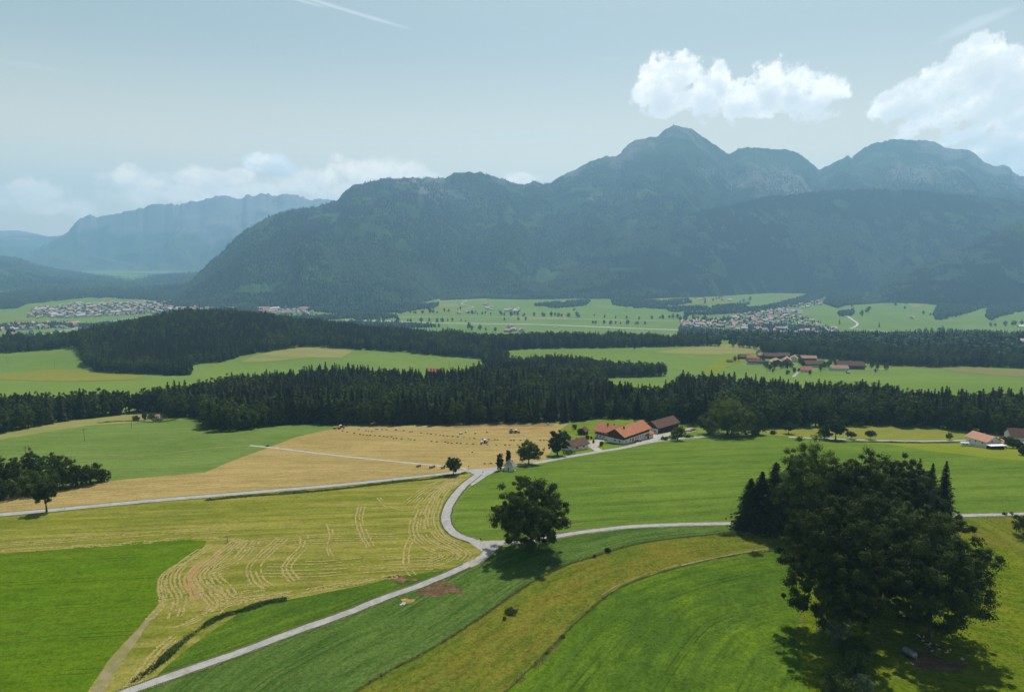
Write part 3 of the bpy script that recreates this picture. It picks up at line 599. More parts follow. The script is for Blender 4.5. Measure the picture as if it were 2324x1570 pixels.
slope_forest(m_ridge, 110000, 2, 1.1, thin_above=2000)['label'] = 'dark forest on the lower broad ridge in front of the peaks'
slope_forest(m_right, 40000, 3, 1.0, thin_above=2000)['label'] = 'dark forest on the nearest slope at the right edge'
slope_forest(m_low, 16000, 4, 1.6, thin_above=2000)['label'] = 'pale hazy woodland on the low hills behind the town at the left'

# ------------------------------------------------------------------ haze
def build_haze():
    bpy_me = bpy.data.meshes.new('haze'); x0, x1, y0, y1, z0, z1 = -17000, 17000, -3000, 18500, -225, 1760
    zmin = -225
    V = [(x, y, z) for x in (x0, x1) for y in (y0, y1) for z in (zmin, z1)]
    F = [(0,1,3,2),(4,6,7,5),(0,4,5,1),(2,3,7,6),(0,2,6,4),(1,5,7,3)]
    bpy_me.from_pydata(V, [], F); o = link(bpy.data.objects.new('haze', bpy_me))
    m = bpy.data.materials.new('haze_air'); m.use_nodes = True; nt = m.node_tree; nt.nodes.clear()
    out = nn(nt, 'ShaderNodeOutputMaterial'); pv = nn(nt, 'ShaderNodeVolumePrincipled')
    pv.inputs['Color'].default_value = (.38, .68, 1.0, 1); pv.inputs['Density'].default_value = HAZE_D; pv.inputs['Anisotropy'].default_value = .25
    nt.links.new(pv.outputs[0], out.inputs['Volume']); bpy_me.materials.append(m); tag(o, kind='stuff'); return o
HAZE_D = 8.2e-5
build_haze()
# ------------------------------------------------------------------ tree materials
def leaf_mat(name, c_lo, c_hi, hue=0.25, trans=.22, warm=(1.35, 1.1, .7), vr=.7):
    m = bpy.data.materials.new(name); m.use_nodes = True; nt = m.node_tree; nt.nodes.clear()
    out = nn(nt, 'ShaderNodeOutputMaterial'); t = nn(nt, 'ShaderNodeAttribute', attribute_name='tint').outputs['Fac']
    oi = nn(nt, 'ShaderNodeObjectInfo').outputs['Random']
    col = mix_c(nt, t, c_lo, c_hi)
    w = mix_c(nt, 1.0, col, warm, 'MULTIPLY')
    col = mix_c(nt, math_n(nt, 'MULTIPLY', oi, hue), col, w)
    k = math_n(nt, 'MULTIPLY_ADD', math_n(nt, 'FRACT', math_n(nt, 'MULTIPLY', oi, 7.31)), vr, 1.0-vr*.5)
    vm = nn(nt, 'ShaderNodeVectorMath', operation='SCALE'); nt.links.new(col, vm.inputs[0]); nt.links.new(k, vm.inputs['Scale'])
    d = nn(nt, 'ShaderNodeBsdfPrincipled'); d.inputs['Roughness'].default_value = .55; d.inputs['Specular IOR Level'].default_value = .06
    nt.links.new(vm.outputs[0], d.inputs['Base Color'])
    tr = nn(nt, 'ShaderNodeBsdfTranslucent'); tcol = mix_c(nt, 1.0, vm.outputs[0], (1.3, 1.5, .5), 'MULTIPLY'); nt.links.new(tcol, tr.inputs[0])
    mx = nn(nt, 'ShaderNodeMixShader'); mx.inputs[0].default_value = trans
    nt.links.new(d.outputs[0], mx.inputs[1]); nt.links.new(tr.outputs[0], mx.inputs[2]); nt.links.new(mx.outputs[0], out.inputs[0])
    return m
L_OAK = leaf_mat('oak_leaf', (.014,.024,.006), (.070,.100,.018), trans=.24, hue=.05)
L_BROAD = leaf_mat('broad_leaf', (.018,.034,.008), (.078,.110,.020), hue=.5, trans=.22, vr=1.1)
L_SPRUCE = leaf_mat('spruce_needle', (.007,.012,.004), (.034,.046,.013), hue=.5, trans=.08, vr=1.1)
L_FRUIT = leaf_mat('light_leaf', (.030,.055,.014), (.075,.110,.028), hue=.3, trans=.25)
L_WILLOW = leaf_mat('willow_leaf', (.055,.085,.050), (.12,.16,.095), hue=.1, trans=.15)
L_POPLAR = leaf_mat('thuja_leaf', (.010,.018,.008), (.022,.034,.012), trans=.05)
M_BARK = plain_mat('bark', (.060,.048,.036), .95, .4, 3.0, stretch=(1, 1, .2))

def tube(pts, rad, k=6):
    pts = np.asarray(pts, float); n = len(pts); t = np.gradient(pts, axis=0); t /= np.linalg.norm(t, axis=1)[:, None]+1e-9
    ref = np.where(np.abs(t[:, 2:3]) < .9, np.array([[0, 0, 1.]]), np.array([[1., 0, 0]]))
    a = np.cross(t, ref); a /= np.linalg.norm(a, axis=1)[:, None]+1e-9; b = np.cross(t, a)
    th = np.arange(k)*2*math.pi/k
    V = (pts[:, None]+(a[:, None]*np.cos(th)[None, :, None]+b[:, None]*np.sin(th)[None, :, None])*np.asarray(rad)[:, None, None]).reshape(-1, 3)
    i, j = np.meshgrid(np.arange(n-1), np.arange(k), indexing='ij'); j2 = (j+1) % k
    F = np.stack([i*k+j, i*k+j2, (i+1)*k+j2, (i+1)*k+j], -1).reshape(-1, 4)
    return V, F
def join_parts(parts):
    Vs, Fs, o = [], [], 0
    for v, f in parts: Vs.append(v); Fs.append(f+o); o += len(v)
    return np.concatenate(Vs), np.concatenate(Fs)
def leaves(C, Nn, size, rng, asp=1.6, tint=None):
    """one folded rhombus per centre; Nn the face normal"""
    n = len(C); r = rng.normal(size=(n, 3)); a = np.cross(Nn, r); a /= np.linalg.norm(a, axis=1)[:, None]+1e-9; b = np.cross(Nn, a)
    s = (size*(.6+.8*rng.rand(n)))[:, None]; a = a*s*asp*.5; b = b*s*.5
    V = np.stack([C-a, C+b+Nn*s*.08, C+a, C-b+Nn*s*.08], 1).reshape(-1, 3)
    F = np.arange(4*n).reshape(n, 4); return V, F, np.repeat(tint if tint is not None else rng.rand(n), 4)
def unit(v): return v/(np.linalg.norm(v, axis=1)[:, None]+1e-9)
def broadleaf_np(seed, Ht, R, nclump, nleaf, leaf, base=.16, rc=.15, zsq=1.0, lobes=3.5, bias=.42, tr=None, nlimb=26, top=0.0):
    rng = np.random.RandomState(seed)
    zc = Ht*(base+(1-base)*.5); rz = Ht*(1-base)*.5*zsq
    d = unit(rng.normal(size=(nclump, 3))); rr = rng.rand(nclump)**bias
    lob = .80+.42*fbm(d[:, 0]*lobes+seed*3, d[:, 1]*lobes+d[:, 2]*lobes*.8+seed, 3)
    lob = np.clip((lob-1.0)*2.0+1.0, .68, 1.16)
    c = d*(rr*lob)[:, None]; under = c[:, 2] < 0
    c[:, :2] *= np.where(under, 1.04, 1.0)[:, None]; c[:, 2] *= np.where(under, .86, 1.0)
    w = 1-top*np.clip(c[:, 2], 0, 1)**1.5; c[:, :2] *= w[:, None]
    C = c*np.array([R, R, rz]); C[:, 2] += zc; C[:, 2] = np.maximum(C[:, 2], Ht*base*.75)
    # leaves in clumps
    per = rng.poisson(nleaf/nclump, nclump).clip(3); ci = np.repeat(np.arange(nclump), per); n = len(ci)
    q = unit(rng.normal(size=(n, 3)))*(rng.rand(n)**.55*np.where(rng.rand(n) < .14, 1.55, 1.0))[:, None]; q[:, 2] *= .72
    crad = R*rc*(.42+1.15*rng.rand(nclump)**1.3); Lp = C[ci]+q*crad[ci][:, None]
    outw = unit(Lp-np.array([0, 0, zc*.9])); N_ = unit(outw*.25+unit(q)*.85+np.array([0, 0, .25])+rng.normal(size=(n, 3))*.28)
    tint = np.clip(rng.rand(nclump)[ci]*.7+rng.rand(n)*.35-.05, 0, 1)
    V, F, T = leaves(Lp, N_, leaf, rng, tint=tint)
    sxy = R/np.percentile(np.hypot(V[:, 0], V[:, 1]), 98.5); sz = Ht/np.percentile(V[:, 2], 99.9); S_ = np.array([sxy, sxy, sz]); V = V*S_; C = C*S_
    # trunk and limbs
    tr = tr or Ht*.026; zt = Ht*(base+(1-base)*.62); k = 9
    bend = rng.normal(size=2)*Ht*.02; tz = np.linspace(-.4, zt, k); s = tz.clip(0)/zt
    tp = np.stack([bend[0]*s**2, bend[1]*s**2, tz], -1); trad = tr*(1-.8*s)+tr*.55*np.exp(-tz.clip(0)/(tr*2.2))
    parts = [tube(tp, trad, 8)]
    for i in rng.choice(nclump, min(nlimb, nclump), replace=False):
        e = C[i]; s0 = rng.uniform(.28, .9); b0 = np.array([bend[0]*s0**2, bend[1]*s0**2, zt*s0])
        if e[2] < b0[2]: b0[2] = max(Ht*base*.8, e[2]-abs(rng.normal())*Ht*.05)
        m = (b0+e)/2+rng.normal(size=3)*R*.06+np.array([0, 0, -R*.05]); tt = np.linspace(0, 1, 6)[:, None]
        pts = b0*(1-tt)**2+2*m*tt*(1-tt)+e*tt**2; r0 = tr*(.42-.25*s0)
        parts.append(tube(pts, np.linspace(r0, r0*.18, 6), 5))
    return (V, F, T), join_parts(parts)
def spruce_np(seed, Ht, R, nl, nb, nseg, base=.06, droop=.35, leaf=.6, ragged=.25, curve=.85):
    rng = np.random.RandomState(seed); Cc, N_, S_, T_ = [], [], [], []
    for li in range(nl):
        f = (li+rng.rand()*.5)/nl; z = Ht*(base+(1-base)*f); L = R*((1-f)**curve)*(1+ragged*(rng.rand()-.5)*1.2)+.12
        k = max(4, int(nb*(.5+.6*(1-f)))); ph = rng.rand()*6.28
        for b in range(k):
            a = ph+b*2*math.pi/k+rng.normal()*.18; l = L*(.72+.5*rng.rand()); dr = droop*(.6+.7*rng.rand())
            t = (np.arange(nseg)+.65+.3*rng.rand(nseg))/nseg
            x = l*t; zz = z-l*dr*t**1.35+l*.10*np.clip(t-.75, 0, 1)*2
            side = rng.normal(size=nseg)*l*.10
            Cc.append(np.stack([np.cos(a)*x-np.sin(a)*side, np.sin(a)*x+np.cos(a)*side, zz], -1))
            nrm = np.stack([np.cos(a)*.45+rng.normal(size=nseg)*.3, np.sin(a)*.45+rng.normal(size=nseg)*.3, np.ones(nseg)*.8], -1); N_.append(nrm)
            S_.append(np.full(nseg, leaf*(.55+.75*(1-f)))*(1.15-.4*t)); T_.append(np.clip(.25+.55*t*rng.rand(nseg)+.2*rng.rand(), 0, 1))
    C = np.concatenate(Cc); Nn = unit(np.concatenate(N_)); S = np.concatenate(S_); T = np.concatenate(T_)
    V, F, tt = leaves(C, Nn, S, rng, asp=1.7, tint=T)
    # leader
    V2, F2, t2 = leaves(np.stack([rng.normal(size=8)*.05, rng.normal(size=8)*.05, Ht*(1-.005-.05*rng.rand(8))], -1), unit(rng.normal(size=(8, 3))*[1, 1, .1]), np.full(8, leaf*.6), rng)
    F2 = F2+len(V); tz = np.linspace(-.4, Ht*.96, 8)
    return (np.concatenate([V, V2]), np.concatenate([F, F2]), np.concatenate([tt, t2])), tube(np.stack([tz*0, tz*0, tz], -1), Ht*.011*(1-.9*tz.clip(0)/Ht)+.02, 7)
def make_tree(name, data, leafm, loc=(0, 0, 0), rz=0.0, s=1.0, label=None, cat='tree', group=None, crown='crown', sq=None):
    (V, F, T), (Vt, Ft) = data
    r = empty(name, loc, rz, s)
    if sq: r.scale = sq
    np_obj(crown, V, F, leafm, r, attrs={'tint': T}); np_obj('trunk', Vt, Ft, M_BARK, r, smooth_=True)
    return tag(r, label, cat, group)
def put_copy(src, loc, rz, s, label=None, group=None, name=None):
    c = copy_tree(src); c.location = loc; c.rotation_euler = (0, 0, rz); c.scale = s if isinstance(s, (tuple, list)) else (s, s, s)
    if label: c['label'] = label
    if group: c['group'] = group
    elif 'group' in c.keys(): del c['group']
    return c
def tree_at(u, v, px_h, px_w, kind_fn, leafm, name, label, group=None, seed=0, crown='crown', **kw):
    """a tree standing where the frame shows its foot, as tall and wide as it shows"""
    p = P1(u, v); k = px_size(p)
    Ht = px_h*k/(math.cos(PITCH)+(v-CV)/FPX*math.sin(PITCH)); R = px_w*k/2
    return make_tree(name, kind_fn(seed, Ht, R, **kw), leafm, p, 0, 1, label, 'tree', group, crown)

# ------------------------------------------------------------------ the big trees in the foreground
def bl(n, q, leaf, **k0):
    return lambda seed, Ht, R, **k: broadleaf_np(seed, Ht, R, n, q, leaf, **{**k0, **k})
def sp(nl, nb, ns, **k0):
    return lambda seed, Ht, R, **k: spruce_np(seed, Ht, R, nl, nb, ns, **{**k0, **k})
OAK = bl(380, 75000, .42, rc=.125, bias=.38, base=.07)
tree_at(1205, 1249, 175, 182, OAK, L_OAK, 'oak_tree', 'large dark round oak standing alone at the fork of the narrow roads', seed=4, base=.05)
# ------------------------------------------------------------------ the stand of trees at the right
def px_tree(u, v, h, w, fn, lm, name, label, **kw): return tree_at(u, v, h, w, fn, lm, name, label, **kw)
BIG = bl(430, 85000, .40, rc=.115, bias=.40)
px_tree(1885, 1440, 330, 238, BIG, L_OAK, 'oak_tree', 'tallest front oak of the stand at the right, spreading over the fence line', seed=21, base=.03, tr=.55)
px_tree(2108, 1446, 312, 258, BIG, L_OAK, 'oak_tree', 'broad oak at the right side of the stand, shading the water trailer and cows', seed=22, base=.03, tr=.5)
px_tree(1996, 1375, 285, 215, BIG, L_OAK, 'oak_tree', 'tall oak wedged between the two broad front oaks of the stand', seed=27, base=.03, tr=.5)
px_tree(1842, 1228, 252, 175, bl(340, 62000, .40, rc=.14, bias=.42), L_BROAD, 'ash_tree', 'tall airy ash reaching highest at the left of the stand', seed=23, base=.05, nlimb=60)
px_tree(1745, 1196, 118, 96, bl(130, 16000, .40, rc=.17), L_OAK, 'maple_tree', 'dark broadleaf tree filling the gap between the larches', seed=41, base=.0)
px_tree(1790, 1206, 150, 110, bl(150, 20000, .40, rc=.17), L_BROAD, 'maple_tree', 'broadleaf tree between the larches and the tall ash', seed=42, base=.0)
px_tree(1885, 1240, 195, 130, bl(170, 24000, .38, rc=.16), L_OAK, 'maple_tree', 'broadleaf tree right behind the silver willow bush', seed=43, base=.0)
px_tree(1925, 1250, 200, 150, bl(200, 28000, .38, rc=.16), L_OAK, 'maple_tree', 'leafy tree joining the tall ash to the rear maples', seed=44, base=.0)
px_tree(1965, 1240, 222, 175, BIG, L_OAK, 'maple_tree', 'dense broadleaf tree in the middle rear of the stand, behind the front oak', seed=24, base=.08)
px_tree(2052, 1235, 205, 140, BIG, L_BROAD, 'maple_tree', 'round broadleaf tree in the rear of the stand, left of the spruces', seed=25, base=.08)
SPR = sp(44, 15, 9, leaf=.75, droop=.42)
px_tree(2074, 1220, 192, 70, SPR, L_SPRUCE, 'spruce_tree', 'leftmost spruce of the stand, its tip rising above the broadleaf crowns', seed=31)
px_tree(2104, 1216, 176, 74, SPR, L_SPRUCE, 'spruce_tree', 'spruce between two others at the right rear of the stand', seed=32)
px_tree(2134, 1214, 180, 78, SPR, L_SPRUCE, 'spruce_tree', 'rightmost spruce of the stand, ragged dark edge against the meadow', seed=33)
LAR = sp(44, 14, 9, leaf=1.15, droop=.75, curve=.50, ragged=.75)
px_tree(1700, 1198, 120, 76, LAR, L_SPRUCE, 'larch_tree', 'short drooping larch at the left end of the stand beside the road', seed=34)
px_tree(1724, 1200, 138, 70, LAR, L_SPRUCE, 'larch_tree', 'drooping larch, second from the left end of the stand', seed=35)
px_tree(1754, 1204, 165, 78, LAR, L_SPRUCE, 'larch_tree', 'taller drooping larch, third from the left end of the stand', seed=36)
px_tree(1788, 1206, 185, 84, LAR, L_SPRUCE, 'larch_tree', 'dark larch directly left of the tall ash in the stand', seed=37)
px_tree(1812, 1215, 130, 90, bl(150, 16000, .34, base=.05), L_OAK, 'maple_tree', 'low dark broadleaf tree filling the stand behind the silver willow bush', seed=38)
px_tree(1905, 1330, 150, 130, bl(170, 20000, .32, base=.03), L_OAK, 'maple_tree', 'smaller broadleaf tree behind the front oak, at its left shoulder', seed=39)
px_tree(2180, 1330, 110, 90, bl(150, 14000, .32, base=.03), L_OAK, 'maple_tree', 'small broadleaf tree at the right shoulder of the stand', seed=40)
def bush(u, v, h, w, lm, label, seed, n=5000, leaf=.28, name='bush', group=None, base=.0, cl=70):
    p = P1(u, v); k = px_size(p); Ht = h*k/1.02; R = w*k/2
    (V, F, T), (Vt, Ft) = broadleaf_np(seed, Ht, R, cl, n, leaf, base=base, rc=.26, bias=.6, nlimb=10, tr=.07)
    r = empty(name, p); np_obj('foliage', V, F, lm, r, attrs={'tint': T}); np_obj('stem', Vt, Ft, M_BARK, r); return tag(r, label, 'bush', group)
bush(1812, 1204, 58, 52, L_WILLOW, 'silvery willow bush in front of the stand of trees', 51, 5000, .30, 'willow_bush')
bush(1832, 1232, 26, 60, L_FRUIT, 'pale low bush between the willow and the front oak', 52, 3000)
bush(1895, 1462, 75, 75, L_WILLOW, 'grey green elder bush under the left side of the front oak', 53, 5500, .26, 'elder_bush')
bush(1935, 1490, 45, 70, L_FRUIT, 'bushy light shrub below the front oak', 54, 5000, .24)
bush(1948, 1530, 55, 70, L_FRUIT, 'shrub in the weedy strip under the oaks, halfway to the lower edge', 55, 6000, .24)
bush(1900, 1568, 48, 90, L_FRUIT, 'shrub in the weedy strip at the lower edge of the photo', 56, 6000, .24)
bush(1960, 1572, 50, 60, L_WILLOW, 'greyish shrub at the lower edge of the photo right of the weedy strip', 57, 4500, .24)
bush(2322, 1215, 58, 70, L_BROAD, 'round dark bush cut by the right edge of the photo', 58, 6000, .3)
bush(2280, 1168, 8, 12, L_FRUIT, 'tiny tuft beside the road at the right', 59, 400, .25)
bush(1379, 1253, 11, 15, L_BROAD, 'small dark shrub on the upper pasture fence', 60, 900, .25)
bush(1349, 1264, 8, 8, L_BROAD, 'tiny dark shrub on the upper pasture fence left of a larger one', 61, 500, .22)
bush(1160, 1390, 11, 34, L_FRUIT, 'low thorny bush in the middle of the rough pasture', 62, 2200, .25)
bush(1144, 1405, 8, 10, L_BROAD, 'small shrub just below the low thorny bush in the rough pasture', 63, 500, .2)
bush(1277, 1447, 7, 12, L_BROAD, 'dark tuft on the lower pasture fence', 64, 500, .22)
bush(1241, 1484, 6, 9, L_BROAD, 'small dark tuft near the bottom of the lower pasture fence', 65, 400, .2)
bush(1714, 1259, 8, 34, L_BROAD, 'flat nettle patch below the path by the lower fence', 66, 1800, .22)

# ------------------------------------------------------------------ single trees of the middle distance
def mid(u, v, h, w, lm, name, label, seed, n=9000, leaf=.42, cl=110, **kw):
    return px_tree(u, v, h, w, bl(cl, n, leaf, rc=.19, bias=.45, nlimb=16), lm, name, label, seed=seed, **kw)
mid(106, 1161, 72, 48, L_OAK, 'roadside_tree', 'narrow dark tree beside the main road at the left', 71, 8000, .4, base=.3)
mid(1029, 1078, 42, 42, L_BROAD, 'roadside_tree', 'small round tree beside the main road near the junction', 72, 7000, .45, base=.22)
mid(1200, 1053, 56, 58, L_BROAD, 'lime_tree', 'round lime tree right of the chapel beside the road', 73, 13000, .5, base=.12)
mid(1265, 1033, 58, 48, L_BROAD, 'lime_tree', 'tall lime tree left of the small hut by the farm', 74, 13000, .5, base=.1)
mid(1281, 1002, 26, 22, L_BROAD, 'garden_tree', 'round dark tree at the corner of the hay field by the farm garden', 75, 3000, .5, base=.1)
mid(1538, 999, 34, 32, L_BROAD, 'farm_tree', 'tree beside the road right of the brown shed', 76, 5000, .5, base=.12)
mid(1651, 987, 82, 118, L_BROAD, 'lime_tree', 'very broad rounded tree at the wood edge right of the farm', 77, 30000, .55, cl=260, base=.03)
mid(1608, 984, 50, 50, L_BROAD, 'lime_tree', 'lower round tree on the left flank of the very broad tree', 78, 9000, .5, base=.03)
mid(1692, 986, 70, 60, L_BROAD, 'lime_tree', 'tall tree on the right flank of the very broad tree', 79, 12000, .5, base=.03)
mid(1722, 985, 50, 34, L_BROAD, 'lime_tree', 'slim tree at the right end of the broad group', 80, 7000, .5, base=.03)
bush(1713, 988, 20, 20, L_FRUIT, 'light shrub at the right end of the broad tree group', 81, 1500, .5)
bush(1755, 985, 10, 16, L_SPRUCE, 'small dark conifer shrub at the edge of the yellow meadow', 82, 900, .45)
mid(1790, 984, 27, 28, L_OAK, 'fruit_tree', 'small umbrella shaped tree behind the tip of the tall ash', 83, 3500, .5, base=.3)
mid(1896, 998, 56, 52, L_OAK, 'oak_tree', 'dark spreading roadside oak, largest along the far road', 84, 12000, .5, base=.22)
mid(1871, 996, 26, 34, L_OAK, 'oak_tree', 'smaller tree left of the dark roadside oak', 85, 5000, .5, base=.2)
mid(1931, 996, 18, 24, L_OAK, 'fruit_tree', 'small tree beside the far road, first to the right of the oak', 86, 2500, .45, base=.3)
mid(1975, 997, 21, 25, L_OAK, 'fruit_tree', 'small tree beside the far road, second to the right of the oak', 87, 2500, .45, base=.3)
mid(2154, 998, 17, 16, L_BROAD, 'fruit_tree', 'young tree beside the far road left of the white house', 88, 1800, .4, base=.15)
mid(2270, 986, 32, 34, L_BROAD, 'farm_tree', 'dark tree behind the white house at the right', 89, 5000, .5, base=.05)
mid(2299, 1017, 24, 34, L_FRUIT, 'garden_tree', 'light green garden tree right of the white house', 90, 4500, .4, base=.05)
mid(2322, 1033, 24, 24, L_BROAD, 'garden_tree', 'dark garden tree cut by the right edge of the photo', 91, 3500, .45, base=.05)
mid(2283, 1004, 14, 30, L_BROAD, 'garden_tree', 'low garden tree in front of the brown roofed house', 92, 2500, .45, base=.02)
# grove at the left
GR = [(-30,1125,110,80,.02,L_OAK),(14,1118,92,62,.03,L_OAK),(45,1105,78,44,.05,L_BROAD),(78,1100,92,40,.05,L_OAK),(60,1122,62,70,.0,L_BROAD),(124,1108,88,82,.08,L_OAK),(100,1118,56,66,.0,L_BROAD),(150,1106,52,56,0,L_BROAD),
      (172,1104,62,50,0,L_BROAD),(205,1098,52,50,0,L_BROAD),(232,1092,32,34,0,L_BROAD),(6,1132,52,50,0,L_BROAD)]
GL = ['tree of the left grove, half outside the photo','tall tree at the left edge of the grove','tree with a paler crown in the grove near the utility pole','pointed tree rising above the grove','low tree at the front of the grove','widest round crowned tree of the grove','low tree at the foot of the widest crown of the grove','low tree right of the widest crown of the grove','upright shrubby tree in the right half of the grove','shrubby tree near the right end of the grove','lowest shrub tree at the right tip of the grove','front tree of the grove at the photo edge']
for i, (u, v, h, w, b_, lm) in enumerate(GR):
    mid(u, v, h*.92, w*1.1, lm, 'grove_tree', GL[i], 100+i, int(60*w+30*h*2), .42, 130, base=b_)
for i, (u, v, h, w, l) in enumerate([(308,955,13,18,'dark bush left of the pair at the wood edge'),(329,953,17,12,'upright bush at the left of the white hut'),(345,951,15,22,'round bush beside the white hut at the wood edge'),(357,955,6,26,'low reeds patch under the bushes at the wood edge')]):
    bush(u, v, h, w, L_BROAD if i < 3 else L_FRUIT, l, 120+i, 1400, .5)
# farm garden shrubs
for i, (u, v, h, w, lm, l) in enumerate([(1304,974,12,14,L_FRUIT,'small fruit tree at the back of the farm garden'),(1318,986,16,18,L_FRUIT,'light fruit tree in the farm garden left of the shed'),(1334,995,8,10,L_BROAD,'round shrub left of the garden shed'),(1290,1000,14,14,L_FRUIT,'fruit tree at the left of the farm garden'),
   (1365,1012,12,10,L_BROAD,'dark clipped bush on the island by the farm drive'),(1347,1006,9,6,L_SPRUCE,'small cone shaped shrub beside the farm drive'),(1333,996,11,10,L_BROAD,'reddish garden bush below the shed'),(1342,996,7,5,L_SPRUCE,'tiny conifer in the farm garden'),
   (1508,998,9,18,L_BROAD,'hedge end beside the road right of the farm yard'),(1528,996,9,22,L_BROAD,'middle of the hedge right of the farm yard'),(1560,992,8,30,L_BROAD,'long low hedge towards the broad tree'),(1290,1030,9,34,L_FRUIT,'low shrubs left of the small hut'),(1322,978,7,8,L_BROAD,'bush behind the garden shed')]):
    bush(u, v, h, w, lm, l, 140+i, 900, .4)

# slim columnar trees beside the chapel
def columnar(seed, Ht, R, **k): return broadleaf_np(seed, Ht, R, 60, 3200, .35, base=.02, rc=.5, zsq=1.0, bias=.6, tr=.12, nlimb=4, lobes=1.0)
for i, (u, v, h, w, l) in enumerate([(1130.5,1068,38,8,'leftmost columnar thuja beside the chapel'),(1135,1068,41,8,'middle columnar thuja of the three left of the chapel'),(1139,1066,39,8,'third columnar thuja, right of the group of three'),(1151,1060,41,8,'columnar thuja behind the chapel roof, left of the pair'),(1156,1060,40,8,'columnar thuja behind the chapel roof, right of the pair')]):
    px_tree(u, v, h, w, columnar, L_POPLAR, 'thuja_tree', l, seed=160+i)

# ------------------------------------------------------------------ woods
def FW(u, y):
    return np.array([(u-CU)/1531.*y, y])
def poly_front_back(front_px, back):
    a = [tuple(p[:2]) for p in W(front_px)]; b = [tuple(FW(u, y)) for u, y in back[::-1]]; return a+b
WOODS = {
 'A': (poly_front_back([(-190,1010),(-100,1004),(0,987),(60,974),(167,953),(300,937),(366,935),(374,950),(440,947),(466,955),(472,972),(500,980),(545,980),(587,970),(700,961),(775,965),(908,964),(1028,963),(1241,959),(1300,957),(1358,949),(1441,951),(1538,961),(1600,966),(1700,973),(1740,971),(1870,968),(1983,965),(2149,975),(2266,986),(2450,996)],
      [(-190,610),(0,600),(200,625),(330,650),(430,700),(520,750),(600,775),(700,800),(800,805),(900,790),(960,765),(1040,770),(1200,800),(1360,770),(1385,665),(1500,660),(1540,735),(1600,745),(1700,690),(1820,670),(1983,640),(2116,600),(2324,575),(2450,560)]), 6.3),
 'B': ([tuple(FW(u, y)) for u, y in [(1060,800),(1090,940),(1150,1060),(1250,1110),(1330,1105),(1370,1060),(1420,1030),(1510,1012),(1512,985),(1440,965),(1380,950),(1365,830),(1200,790)]], 7.5),
 'B2': ([tuple(FW(u, y)) for u, y in [(1095,1120),(1150,1120),(1150,1210),(1100,1215)]], 7.5),
 'C': (poly_front_back([(-200,806),(0,801),(113,793),(178,790),(184,800),(200,835),(233,847),(333,849),(400,853),(436,852),(434,834),(453,825),(520,820),(547,806),(617,796),(700,786),(808,792),(908,798),(1018,808),(1100,815),(1112,797),(1185,793),(1241,791),(1341,790),(1549,786),(1599,785),(1700,788),(1742,803),(1840,812),(1950,822),(2016,829),(2120,834),(2200,831),(2324,836),(2450,842)],
      [(-200,1400),(0,1400),(180,1430),(250,1650),(350,1850),(600,1850),(800,1700),(1000,1560),(1150,1490),(1400,1500),(1549,1450),(1734,1340),(1900,1320),(2000,1280),(2150,1220),(2324,1185),(2450,1170)]), 7.6)}
def scatter(poly, sp_, rng, jit=.38):
    poly = np.asarray(poly); x0, y0 = poly.min(0); x1, y1 = poly.max(0)
    gx, gy = np.meshgrid(np.arange(x0, x1, sp_), np.arange(y0, y1, sp_)); gx = gx+(np.arange(gx.shape[0]) % 2)[:, None]*sp_/2
    gx = gx.ravel()+rng.normal(size=gx.size)*sp_*jit; gy = gy.ravel()+rng.normal(size=gy.size)*sp_*jit
    m = inside(gx, gy, poly); return gx[m], gy[m]
rngf = np.random.RandomState(99)
fx, fy, fd = [], [], []
for k_, (pl, spc) in WOODS.items():
    x, y = scatter(pl, spc, rngf); e, _ = polydist(x, y, np.vstack([pl, pl[:1]])); e = np.abs(e)
    fx.append(x); fy.append(y); fd.append(e)
fx = np.concatenate(fx); fy = np.concatenate(fy); fd = np.concatenate(fd)
fz = H(fx, fy); n_ = len(fx)
# frustum cull, generous
inv = np.abs(fx) < fy*0.86+60
fx, fy, fz, fd = fx[inv], fy[inv], fz[inv], fd[inv]; n_ = len(fx)
mixn = fbm(fx/70., fy/70., 3)*.7+rngf.rand(n_)*.3
is_b = mixn > np.where(fd < 16, .38, .45) - .07*(fx > 190)
is_b &= ~((fy < 560) & (fx > -90) & (fx < 60) & (rngf.rand(n_) < .65))
